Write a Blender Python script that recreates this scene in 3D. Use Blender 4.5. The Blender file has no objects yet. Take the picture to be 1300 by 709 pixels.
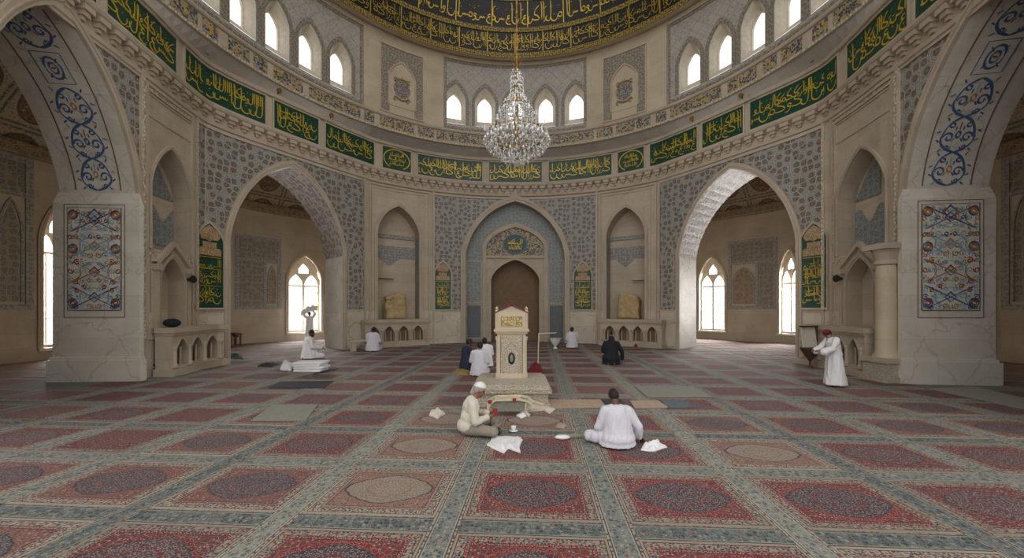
import bpy, bmesh, math, random
import numpy as np
from mathutils import Vector, Matrix, noise as mnoise
sin, cos, pi, rad = math.sin, math.cos, math.pi, math.radians
SC = bpy.context.scene
COL = SC.collection
# ------------------------------------------------------------------ the hall's own dimensions (metres)
F, CX, HY, EYE, CY = 480.0, 654.0, 392.0, 2.1, 11.6      # lens / eye data of the photo; CY = distance to the hall's centre
Z_FR0, Z_FR1 = 9.9, 11.1                                  # green inscription frieze
Z_DRUM, Z_SPRING = 12.62, 16.85                           # drum foot, dome springing
R_DRUM, R_DOME, R_OUT = 11.15, 10.45, 19.5

# ------------------------------------------------------------------ material helper
class G:
    def __init__(s, name):
        s.m = bpy.data.materials.new(name); s.m.use_nodes = True
        s.nt = s.m.node_tree; s.nt.nodes.clear()
        s.out = s.nt.nodes.new('ShaderNodeOutputMaterial')
        s.p = s.nt.nodes.new('ShaderNodeBsdfPrincipled')
        s.nt.links.new(s.p.outputs[0], s.out.inputs[0])
        s.p.inputs['Roughness'].default_value = .75
    def lk(s, a, b):
        if hasattr(a, 'links') or isinstance(a, bpy.types.NodeSocket): s.nt.links.new(a, b)
        else:
            if isinstance(a, (tuple, list)) and len(a) == 3 and b.type == 'RGBA': a = (*a, 1)
            b.default_value = a
    def n(s, t, **kw):
        nd = s.nt.nodes.new('ShaderNode' + t)
        for k, v in kw.items(): setattr(nd, k, v)
        return nd
    def uv(s): return s.n('TexCoord').outputs['UV']
    def obj(s): return s.n('TexCoord').outputs['Object']
    def xyz(s, v):
        nd = s.n('SeparateXYZ'); s.lk(v, nd.inputs[0]); return nd.outputs[0], nd.outputs[1], nd.outputs[2]
    def vec(s, x, y, z=0.0):
        nd = s.n('CombineXYZ'); s.lk(x, nd.inputs[0]); s.lk(y, nd.inputs[1]); s.lk(z, nd.inputs[2]); return nd.outputs[0]
    def m_(s, op, a, b=0.0, c=0.0):
        nd = s.n('Math', operation=op); s.lk(a, nd.inputs[0]); s.lk(b, nd.inputs[1])
        if op in ('MULTIPLY_ADD', 'SMOOTH_MIN', 'COMPARE'): s.lk(c, nd.inputs[2])
        return nd.outputs[0]
    def add(s, a, b): return s.m_('ADD', a, b)
    def sub(s, a, b): return s.m_('SUBTRACT', a, b)
    def mul(s, a, b): return s.m_('MULTIPLY', a, b)
    def lt(s, a, b): return s.m_('LESS_THAN', a, b)
    def gt(s, a, b): return s.m_('GREATER_THAN', a, b)
    def mn(s, a, b): return s.m_('MINIMUM', a, b)
    def mx(s, a, b): return s.m_('MAXIMUM', a, b)
    def ab(s, a): return s.m_('ABSOLUTE', a)
    def mod(s, a, b): return s.m_('FLOORED_MODULO', a, b)
    def mix(s, f, a, b):
        nd = s.n('Mix', data_type='RGBA'); s.lk(f, nd.inputs[0]); s.lk(a, nd.inputs[6]); s.lk(b, nd.inputs[7]); return nd.outputs[2]
    def noise(s, v, sc, det=3, out=0, rough=.55):
        nd = s.n('TexNoise'); s.lk(v, nd.inputs['Vector']); nd.inputs['Scale'].default_value = sc
        nd.inputs['Detail'].default_value = det; nd.inputs['Roughness'].default_value = rough; return nd.outputs[out]
    def voro(s, v, sc, feat='F1', rnd=1.0, out='Distance'):
        nd = s.n('TexVoronoi', feature=feat, voronoi_dimensions='2D'); s.lk(v, nd.inputs['Vector'])
        nd.inputs['Scale'].default_value = sc; nd.inputs['Randomness'].default_value = rnd; return nd.outputs[out]
    def ramp(s, f, stops, interp='LINEAR'):
        nd = s.n('ValToRGB'); nd.color_ramp.interpolation = interp; e = nd.color_ramp.elements
        while len(e) < len(stops): e.new(.5)
        for k, (p, c) in enumerate(stops): e[k].position = p; e[k].color = (*c, 1)
        s.lk(f, nd.inputs[0]); return nd.outputs[0]
    def bump(s, h, st=.3, dist=.02):
        nd = s.n('Bump'); nd.inputs['Strength'].default_value = st; nd.inputs['Distance'].default_value = dist
        s.lk(h, nd.inputs['Height']); s.nt.links.new(nd.outputs[0], s.p.inputs['Normal'])
    def col(s, c, rough=None, metal=None):
        s.lk(c, s.p.inputs['Base Color'])
        if rough is not None: s.lk(rough, s.p.inputs['Roughness'])
        if metal is not None: s.p.inputs['Metallic'].default_value = metal
        return s.m
def srgb(r, g, b):
    f = lambda c: (c/255/12.92) if c/255 <= .04045 else ((c/255+.055)/1.055)**2.4
    return (f(r), f(g), f(b))

def plain(name, c, rough=.7, metal=0., nz=.12, sc=6):
    g = G(name); v = g.obj(); n = g.noise(v, sc, 4)
    lo = tuple(x*(1-nz) for x in c); hi = tuple(min(1, x*(1+nz)) for x in c)
    return g.col(g.ramp(n, [(.3, lo), (.7, hi)]), rough, metal)

def stone(name, c, bw=1.15, bh=.52, vein=.0, joint=.8, veinc=(.2, .15, .1), rough=.7):
    g = G(name); uv = g.uv()
    nd = g.n('TexBrick'); g.lk(uv, nd.inputs['Vector']); nd.inputs['Scale'].default_value = 1
    nd.inputs['Brick Width'].default_value = bw; nd.inputs['Row Height'].default_value = bh; nd.inputs['Mortar Size'].default_value = .006
    nd.inputs['Color1'].default_value = (*[x*.93 for x in c], 1); nd.inputs['Color2'].default_value = (*[min(1, x*1.06) for x in c], 1)
    nd.inputs['Mortar'].default_value = (*[x*joint for x in c], 1)
    n1 = g.noise(uv, 1.1, 6); n2 = g.noise(uv, 9, 5)
    colr = g.mix(g.ramp(n1, [(.38, (0, 0, 0)), (.75, (.55, .55, .55))]), nd.outputs[0], tuple(x*y for x, y in zip(c, (.66, .60, .53))))
    colr = g.mix(g.ramp(n2, [(.45, (0, 0, 0)), (.8, (.3, .3, .3))]), colr, tuple(min(1, x*1.2) for x in c))
    if vein:
        w = g.noise(uv, .9, 5, 1); wv = g.n('VectorMath', operation='MULTIPLY_ADD'); g.lk(w, wv.inputs[0]); wv.inputs[1].default_value = (1.6,)*3; g.lk(uv, wv.inputs[2])
        e = g.voro(wv.outputs[0], .75, 'DISTANCE_TO_EDGE')
        colr = g.mix(g.ramp(e, [(0, (vein,)*3), (.025, (0, 0, 0))]), colr, veinc)
    g.bump(g.add(n2, g.mul(nd.outputs['Fac'], -.8)), .25, .02)
    return g.col(colr, rough)

def girih(name, line, cell, heart, sc=2.6, rnd=.35, lw=.07, hr=.27, dark=None):
    """interlaced lattice: pale bands round irregular cells, each with a lobed rosette"""
    g = G(name); uv = g.uv()
    e = g.voro(uv, sc, 'DISTANCE_TO_EDGE', rnd); d = g.voro(uv, sc, 'F1', rnd); cc = g.xyz(g.voro(uv, sc, 'F1', rnd, 'Color'))[0]
    e2 = g.voro(uv, sc*2.7, 'DISTANCE_TO_EDGE', .8); d2 = g.voro(uv, sc*3.4, 'F1', .9); c2 = g.xyz(g.voro(uv, sc*3.4, 'F1', .9, 'Color'))[0]
    dk = dark or tuple(x*.42 for x in cell)
    base = g.mix(g.lt(d2, .3), cell, g.mix(c2, dk, tuple(min(1, x*1.25) for x in cell)))
    base = g.mix(g.lt(e2, .055), base, line)
    wob = g.noise(uv, sc*5, 2); dd = g.add(d, g.mul(g.sub(wob, .5), .22))
    lim = g.add(hr-.05, g.mul(cc, .10))
    h = g.mix(g.lt(d2, .28), heart, g.mix(c2, tuple(x*.5 for x in heart), tuple(min(1, x*1.9) for x in heart)))
    base = g.mix(g.lt(dd, g.add(lim, .055)), base, dk)
    base = g.mix(g.lt(dd, lim), base, h)
    base = g.mix(g.lt(dd, .055), base, line)
    base = g.mix(g.lt(e, lw+.035), base, dk)
    base = g.mix(g.lt(e, lw), base, line)
    n = g.noise(uv, 1.7, 5)
    base = g.mix(g.ramp(n, [(.3, (0, 0, 0)), (.8, (.35, .35, .35))]), base, tuple(x*.7 for x in cell))
    g.bump(g.m_('MINIMUM', e, .12), .3, .02)
    return g.col(base, .5)

def mosaic(name, cols, sc=14, bg=(.2, .2, .2), stretch=1.0):
    """loose floral mosaic: random coloured tesserae with dark joints"""
    g = G(name); uv = g.uv(); x, y, z = g.xyz(uv); v = g.vec(g.mul(x, stretch), y)
    c = g.voro(v, sc, 'F1', 1, 'Color'); e = g.voro(v, sc, 'DISTANCE_TO_EDGE', 1); r, gg, b = g.xyz(c)
    n = g.noise(v, sc*.22, 2)
    k = g.m_('FRACT', g.add(g.mul(r, .75), g.mul(n, .9)))
    st = [(i/len(cols), q) for i, q in enumerate(cols)]
    colr = g.ramp(k, st, 'CONSTANT')
    colr = g.mix(g.lt(e, .09), colr, bg)
    return g.col(colr, .5)

def lattice(name, a, b, c, sc=.62):
    """fine diagonal lattice with small flowers (drum tiles)"""
    g = G(name); uv = g.uv(); x, y, z = g.xyz(uv)
    p = g.mod(g.add(x, y), sc); q = g.mod(g.sub(x, y), sc)
    l1 = g.mn(g.ab(g.sub(p, sc/2)), g.ab(g.sub(q, sc/2)))
    p2 = g.mod(g.add(x, y), sc/4); q2 = g.mod(g.sub(x, y), sc/4)
    l2 = g.mn(g.ab(g.sub(p2, sc/8)), g.ab(g.sub(q2, sc/8)))
    big = g.noise(uv, 1.2, 3)
    base = g.mix(g.lt(l2, .018), a, b)
    base = g.mix(g.lt(l1, .022), base, c)
    d = g.voro(uv, 6.5, 'F1', .8)
    base = g.mix(g.mul(g.lt(d, .28), g.gt(big, .5)), base, c)
    return g.col(base, .5)

def carpet(name, field, med, border, accent, corner, has_med=True, w=1.38, h=1.12):
    g = G(name); uv = g.uv(); u, v, z = g.xyz(uv)
    rnd = g.n('ObjectInfo').outputs['Random']
    nv = g.vec(g.add(u, g.mul(rnd, 37)), g.add(v, g.mul(rnd, 11)))
    au, av = g.ab(u), g.ab(v)
    e = g.mn(g.sub(w/2, au), g.sub(h/2, av))
    fl = g.voro(nv, 27, 'F1', .9); flc = g.xyz(g.voro(nv, 27, 'F1', .9, 'Color'))[0]
    fl2 = g.voro(nv, 58, 'F1', 1.0); flc2 = g.xyz(g.voro(nv, 58, 'F1', 1.0, 'Color'))[0]
    big = g.noise(nv, 5, 3)
    dk = srgb(62, 60, 70); cr = srgb(190, 178, 158); rd = srgb(142, 54, 54); bl = srgb(110, 122, 132)
    # field with floral speckle
    fcol = g.mix(g.lt(fl2, .26), field, g.ramp(flc2, [(0, dk), (.28, accent), (.5, cr), (.72, rd), (.86, bl)], 'CONSTANT'))
    # corner pieces
    ru, rv = g.m_('DIVIDE', au, .50), g.m_('DIVIDE', av, .385)
    se = g.add(g.m_('POWER', ru, 1.5), g.m_('POWER', rv, 1.5))
    ccol = g.mix(g.lt(fl, .26), corner, g.ramp(flc, [(0, dk), (.35, cr), (.7, field)], 'CONSTANT'))
    inner = g.mix(g.gt(se, 1.22), fcol, ccol)
    if has_med:
        ang = g.m_('ARCTAN2', g.mul(v, 1.35), u)
        rr = g.add(g.add(g.m_('POWER', g.m_('DIVIDE', au, .50), 1.35), g.m_('POWER', g.m_('DIVIDE', av, .335), 1.75)), g.mul(g.m_('COSINE', g.mul(ang, 16)), .022))
        mcol = g.mix(g.lt(fl2, .30), med, g.ramp(flc2, [(0, rd), (.3, cr), (.5, bl), (.75, field)], 'CONSTANT'))
        mcol = g.mix(g.lt(fl, .16), mcol, g.mix(flc, accent, cr))
        inner = g.mix(g.lt(rr, 1.0), inner, mcol)
        inner = g.mix(g.mul(g.gt(rr, .97), g.lt(rr, 1.05)), inner, dk)
        inner = g.mix(g.mul(g.lt(rr, .42), g.gt(rr, .37)), inner, field)
    ve = g.voro(nv, 15, 'DISTANCE_TO_EDGE', 1); ve2 = g.voro(nv, 30, 'DISTANCE_TO_EDGE', 1)
    inner = g.mix(g.lt(ve, .035), inner, g.mix(big, dk, cr)); inner = g.mix(g.mul(g.lt(ve2, .05), .45), inner, dk)
    # border
    bf = g.voro(nv, 31, 'F1', .7); bfc = g.xyz(g.voro(nv, 31, 'F1', .7, 'Color'))[1]
    bcol = g.mix(g.lt(ve, .07), border, g.mix(.5, dk, bl)); bcol = g.mix(g.lt(bf, .34), bcol, g.ramp(bfc, [(0, rd), (.25, dk), (.5, bl), (.68, field), (.82, border)], 'CONSTANT'))
    c = g.mix(g.lt(e, .165), inner, dk)
    c = g.mix(g.lt(e, .155), c, g.mix(g.lt(fl2, .3), field, cr))
    c = g.mix(g.lt(e, .125), c, dk)
    c = g.mix(g.lt(e, .118), c, bcol)
    c = g.mix(g.lt(e, .036), c, dk)
    c = g.mix(g.lt(e, .028), c, border)
    wear = g.noise(nv, 2.4, 5)
    c = g.mix(g.ramp(wear, [(.4, (0, 0, 0)), (.8, (.24, .24, .24))]), c, srgb(128, 112, 100))
    g.bump(fl2, .25, .006)
    return g.col(g.mix(.30, c, (.012, .010, .010)), .95)

def runner(name, base, dark, light, sc=19):
    g = G(name); uv = g.uv(); u, v, z = g.xyz(uv)
    d = g.voro(uv, sc, 'F1', .8); cc = g.xyz(g.voro(uv, sc, 'F1', .8, 'Color'))[0]; e = g.voro(uv, sc*.55, 'DISTANCE_TO_EDGE', .9)
    c = g.mix(g.lt(d, .36), base, g.ramp(cc, [(0, dark), (.4, light), (.62, srgb(118, 132, 134)), (.86, srgb(134, 92, 84))], 'CONSTANT'))
    c = g.mix(g.lt(e, .035), c, g.mix(.6, c, dark))
    e4 = g.voro(uv, sc*.9, 'DISTANCE_TO_EDGE', 1); c = g.mix(g.lt(e4, .05), c, g.mix(.5, light, srgb(96, 112, 120)))
    d3 = g.voro(uv, sc*2.3, 'F1', 1); c = g.mix(g.lt(d3, .22), c, g.mix(cc, dark, light))
    au = g.ab(u)
    c = g.mix(g.gt(au, .092), c, light); c = g.mix(g.gt(au, .104), c, dark); c = g.mix(g.gt(au, .116), c, g.mix(g.lt(d, .3), light, srgb(140, 70, 60)))
    n = g.noise(uv, 1.3, 4)
    c = g.mix(g.ramp(n, [(.35, (0, 0, 0)), (.8, (.4, .4, .4))]), c, srgb(112, 110, 100))
    return g.col(g.mix(.22, c, (.012, .014, .014)), .95)

M = {}
ST = srgb(184, 170, 151)
M['stone'] = stone('limestone', ST, 1.15, .52, .15, .68)
M['stone_dim'] = stone('limestone_aisle', srgb(176, 164, 146), 1.2, .55, .1)
M['stone_plain'] = stone('limestone_trim', srgb(182, 168, 149), 1.6, 3.0, .0, .85)
M['stone_drum'] = stone('limestone_drum', srgb(192, 177, 153), 1.3, .6)
M['marble'] = stone('white_marble', srgb(208, 202, 190), 1.25, .62, .35, .8, srgb(120, 96, 72), .5)
M['marble_vein'] = stone('veined_marble', srgb(196, 186, 168), 1.4, 1.3, .5, .78, srgb(110, 90, 70), .5)
M['ledge'] = stone('grey_ledge', srgb(172, 165, 155), .9, 2.0, 0, .8)
M['carved'] = None
g = G('carved_stone'); v = g.obj(); d = g.voro(g.uv(), 9, 'F1', .7); n = g.noise(v, 12, 4)
g.bump(d, .8, .04); M['carved'] = g.col(g.mix(g.ramp(d, [(.2, (0, 0, 0)), (.5, (.6, .6, .6))]), srgb(206, 194, 170), srgb(128, 112, 90)), .75)
g = G('carved_stone_fine'); v = g.obj(); d = g.voro(v, 16, 'F1', .8); n = g.noise(v, 14, 4)
vo = g.n('TexVoronoi', feature='F1'); g.lk(v, vo.inputs['Vector']); vo.inputs['Scale'].default_value = 27; d = vo.outputs['Distance']
g.bump(d, .8, .03); M['carved_fine'] = g.col(g.mix(g.ramp(d, [(.25, (0, 0, 0)), (.6, (.5, .5, .5))]), srgb(194, 184, 166), srgb(132, 120, 102)), .75)
M['girih'] = girih('girih_tile', srgb(158, 166, 168), srgb(150, 140, 126), srgb(108, 84, 68), 3.5, .7, .06, .29)
M['girih_soffit'] = girih('soffit_mosaic', srgb(176, 180, 178), srgb(196, 184, 166), srgb(150, 108, 84), 3.6, .7, .05, .3, srgb(70, 96, 130))
M['tile_blue'] = girih('blue_tile', srgb(164, 170, 168), srgb(124, 132, 134), srgb(132, 122, 106), 4.6, .7, .05, .24)
M['tile_dark'] = girih('dark_blue_tile', srgb(118, 126, 132), srgb(82, 90, 100), srgb(118, 106, 84), 4.8, .7, .04, .22)
M['tile_border'] = girih('border_tile', srgb(158, 162, 160), srgb(158, 150, 138), srgb(112, 114, 120), 6.5, .6, .06, .3)
M['tile_aisle'] = girih('aisle_tile', srgb(152, 154, 146), srgb(146, 128, 102), srgb(110, 108, 108), 3.8, .6, .05, .32)
M['tile_brown'] = girih('brown_tile', srgb(156, 140, 116), srgb(146, 122, 94), srgb(112, 100, 88), 3.4, .6, .05, .25)
M['lattice'] = lattice('drum_lattice_tile', srgb(178, 169, 154), srgb(162, 156, 146), srgb(142, 142, 146))
M['relief'] = girih('drum_relief_tile', srgb(180, 168, 148), srgb(140, 128, 112), srgb(112, 104, 96), 6.5, .8, .06, .3, srgb(92, 84, 76))
M['mos_gold'] = mosaic('gold_blue_mosaic', [srgb(44, 52, 76), srgb(206, 172, 44), srgb(176, 140, 40), srgb(150, 146, 138), srgb(58, 58, 60), srgb(190, 150, 50)], 12)
M['mos_blue'] = mosaic('blue_medallion_mosaic', [srgb(40, 54, 92), srgb(120, 130, 140), srgb(46, 60, 100), srgb(150, 120, 80), srgb(60, 72, 96)], 12, srgb(170, 160, 140))
M['mos_gilt'] = mosaic('gilt_relief', [srgb(176, 150, 80), srgb(150, 126, 70), srgb(190, 170, 120)], 14, srgb(120, 100, 60))
M['vault'] = None
g = G('painted_vault'); uv = g.uv(); u, v, z = g.xyz(uv)
pu = g.sub(g.mod(u, 1.9), .95); pv = g.sub(g.mod(v, 2.3), 1.15)
rr = g.m_('SQRT', g.add(g.m_('POWER', g.m_('DIVIDE', pu, .62), 2), g.m_('POWER', g.m_('DIVIDE', pv, .85), 2)))
fl = g.voro(uv, 7, 'F1', .8); fc = g.xyz(g.voro(uv, 7, 'F1', .8, 'Color'))[0]
base = g.mix(g.lt(fl, .22), srgb(158, 146, 126), srgb(120, 108, 96))
medc = g.mix(g.lt(fl, .3), srgb(120, 92, 66), g.ramp(fc, [(0, srgb(74, 92, 96)), (.4, srgb(150, 134, 104)), (.7, srgb(76, 60, 52))], 'CONSTANT'))
c = g.mix(g.lt(rr, 1), base, medc); c = g.mix(g.mul(g.gt(rr, .95), g.lt(rr, 1.06)), c, srgb(88, 80, 70))
ed = g.mn(g.sub(.95, g.ab(pu)), g.sub(1.15, g.ab(pv)))
c = g.mix(g.lt(ed, .14), c, g.mix(g.lt(fl, .3), srgb(86, 92, 88), srgb(150, 128, 92))); c = g.mix(g.lt(ed, .05), c, srgb(150, 140, 122))
M['vault'] = g.col(c, .8)
M['tan_relief'] = mosaic('tan_relief', [srgb(176, 146, 108), srgb(160, 130, 96), srgb(188, 160, 124)], 16, srgb(120, 96, 66))
M['green'] = plain('green_enamel', srgb(12, 62, 46), .4)
M['gold'] = plain('gilded_letters', srgb(206, 172, 54), .35, .35, .1)
M['black'] = plain('black_enamel', srgb(24, 24, 20), .5)
M['gilt'] = None
g = G('gilt_band'); uv = g.uv(); d = g.voro(uv, 9, 'F1', .5); g.bump(d, .6, .03)
M['gilt'] = g.col(g.mix(g.ramp(d, [(.2, (0, 0, 0)), (.5, (1, 1, 1))]), srgb(176, 150, 66), srgb(92, 76, 34)), .5, .2)
M['dark_wood'] = plain('dark_wood', srgb(72, 50, 38), .5)
M['red_wood'] = plain('red_wood', srgb(112, 34, 30), .5)
M['pale_wood'] = plain('pale_wood', srgb(204, 190, 164), .5)
M['door_brown'] = plain('niche_brown_stone', srgb(120, 98, 76), .8)  # brown stone of the mihrab back and the balustrade back panels
M['brass'] = plain('brass', srgb(150, 116, 60), .35, .8)
M['iron'] = plain('iron', srgb(50, 46, 42), .5, .5)
M['lead'] = plain('pale_window_frame', srgb(206, 196, 178), .6)
M['white'] = plain('white_cotton', srgb(226, 224, 226), .9, 0, .04)
M['lilac'] = plain('pale_lilac_cotton', srgb(204, 202, 210), .9, 0, .04)
M['cream_shirt'] = plain('cream_shirt', srgb(206, 198, 184), .9, 0, .05)
M['grey_trouser'] = plain('grey_trousers', srgb(136, 128, 116), .9, 0, .06)
M['navy'] = plain('navy_cloth', srgb(36, 44, 66), .9, 0, .08)
M['blackcloth'] = plain('black_cloth', srgb(22, 26, 32), .9, 0, .1)
M['skin'] = plain('brown_skin', srgb(136, 92, 70), .6, 0, .06)
M['skin_dark'] = plain('dark_brown_skin', srgb(98, 62, 46), .6, 0, .06)
M['hair'] = plain('black_hair', srgb(26, 22, 20), .7)
M['greyhair'] = plain('grey_hair', srgb(150, 144, 138), .8)
M['cap_white'] = plain('white_cap', srgb(216, 214, 210), .9)
M['cap_red'] = plain('maroon_cap', srgb(110, 24, 34), .9)
M['red'] = plain('red_cloth', srgb(150, 26, 40), .8)
M['maroon'] = plain('maroon_cloth', srgb(96, 24, 32), .9)
M['mustard'] = plain('mustard_cushion', srgb(150, 126, 72), .9)
M['tan'] = plain('tan_mat', srgb(168, 148, 128), .95, 0, .15, 14)
M['bluegrey'] = plain('blue_grey_mat', srgb(86, 98, 108), .95, 0, .2, 14)
M['darkmat'] = plain('charcoal_mat', srgb(50, 52, 60), .95, 0, .2, 14)
M['greymat'] = plain('grey_green_mat', srgb(132, 132, 120), .95, 0, .12, 14)
M['inlay_blue'] = plain('blue_inlay', srgb(72, 94, 134), .4)
M['inlay_teal'] = plain('pale_blue_inlay', srgb(142, 168, 180), .4)
M['inlay_orange'] = plain('ochre_inlay', srgb(178, 122, 66), .4)
M['inlay_rust'] = plain('rust_inlay', srgb(142, 74, 50), .4)
M['line'] = plain('dark_incised_line', srgb(110, 96, 80), .8)
M['floor'] = plain('floor_felt', srgb(104, 106, 98), .95, 0, .2, 9)
RUN = [runner('runner_teal', srgb(136, 144, 136), srgb(62, 74, 80), srgb(182, 176, 160)),
       runner('runner_slate', srgb(94, 104, 104), srgb(48, 58, 64), srgb(164, 162, 150)),
       runner('runner_pale', srgb(162, 162, 148), srgb(84, 94, 98), srgb(188, 182, 166))]
CR = srgb(186, 172, 152)
CARP = [  # (label look, material)
 ('crimson rug with navy medallion', carpet('rug_crimson_navy', srgb(156, 24, 34), srgb(56, 54, 74), srgb(176, 160, 140), CR, srgb(140, 54, 56))),
 ('salmon rug with navy medallion', carpet('rug_salmon_navy', srgb(150, 88, 80), srgb(74, 66, 84), srgb(186, 172, 152), srgb(120, 62, 58), srgb(150, 90, 80))),
 ('pale rug with cream medallion', carpet('rug_pale_cream', srgb(172, 124, 108), srgb(182, 168, 148), srgb(188, 174, 154), srgb(120, 66, 62), srgb(170, 122, 106))),
 ('deep red rug with plum medallion', carpet('rug_red_plum', srgb(136, 26, 36), srgb(92, 60, 72), srgb(172, 156, 138), CR, srgb(130, 58, 60))),
 ('dusky pink rug with allover flowers', carpet('rug_pink_plain', srgb(146, 84, 80), srgb(150, 80, 70), srgb(178, 164, 146), CR, srgb(146, 84, 80), False)),
 ('wine red rug with allover flowers', carpet('rug_wine_plain', srgb(122, 40, 48), srgb(90, 30, 40), srgb(168, 152, 136), CR, srgb(120, 50, 56), False))]
g = G('window_glass'); g.nt.nodes.remove(g.p)
t_ = g.n('BsdfTransparent'); t_.inputs[0].default_value = (.97, .97, .97, 1); gl = g.n('BsdfGlossy'); gl.inputs['Roughness'].default_value = .05
mx_ = g.n('MixShader'); mx_.inputs[0].default_value = .06
g.nt.links.new(t_.outputs[0], mx_.inputs[1]); g.nt.links.new(gl.outputs[0], mx_.inputs[2]); g.nt.links.new(mx_.outputs[0], g.out.inputs[0]); M['glass'] = g.m
g = G('crystal'); g.nt.nodes.remove(g.p)
df = g.n('BsdfDiffuse'); df.inputs[0].default_value = (.9, .88, .84, 1); tr_ = g.n('BsdfTranslucent'); tr_.inputs[0].default_value = (.95, .93, .88, 1); gl = g.n('BsdfGlossy'); gl.inputs['Roughness'].default_value = .08
m1_ = g.n('MixShader'); m1_.inputs[0].default_value = .5; m2_ = g.n('MixShader'); m2_.inputs[0].default_value = .42
g.nt.links.new(df.outputs[0], m1_.inputs[1]); g.nt.links.new(tr_.outputs[0], m1_.inputs[2]); g.nt.links.new(m1_.outputs[0], m2_.inputs[1]); g.nt.links.new(gl.outputs[0], m2_.inputs[2]); g.nt.links.new(m2_.outputs[0], g.out.inputs[0]); M['crystal'] = g.m
M['eye'] = plain('eye_dark', srgb(30, 22, 18), .3)

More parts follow.
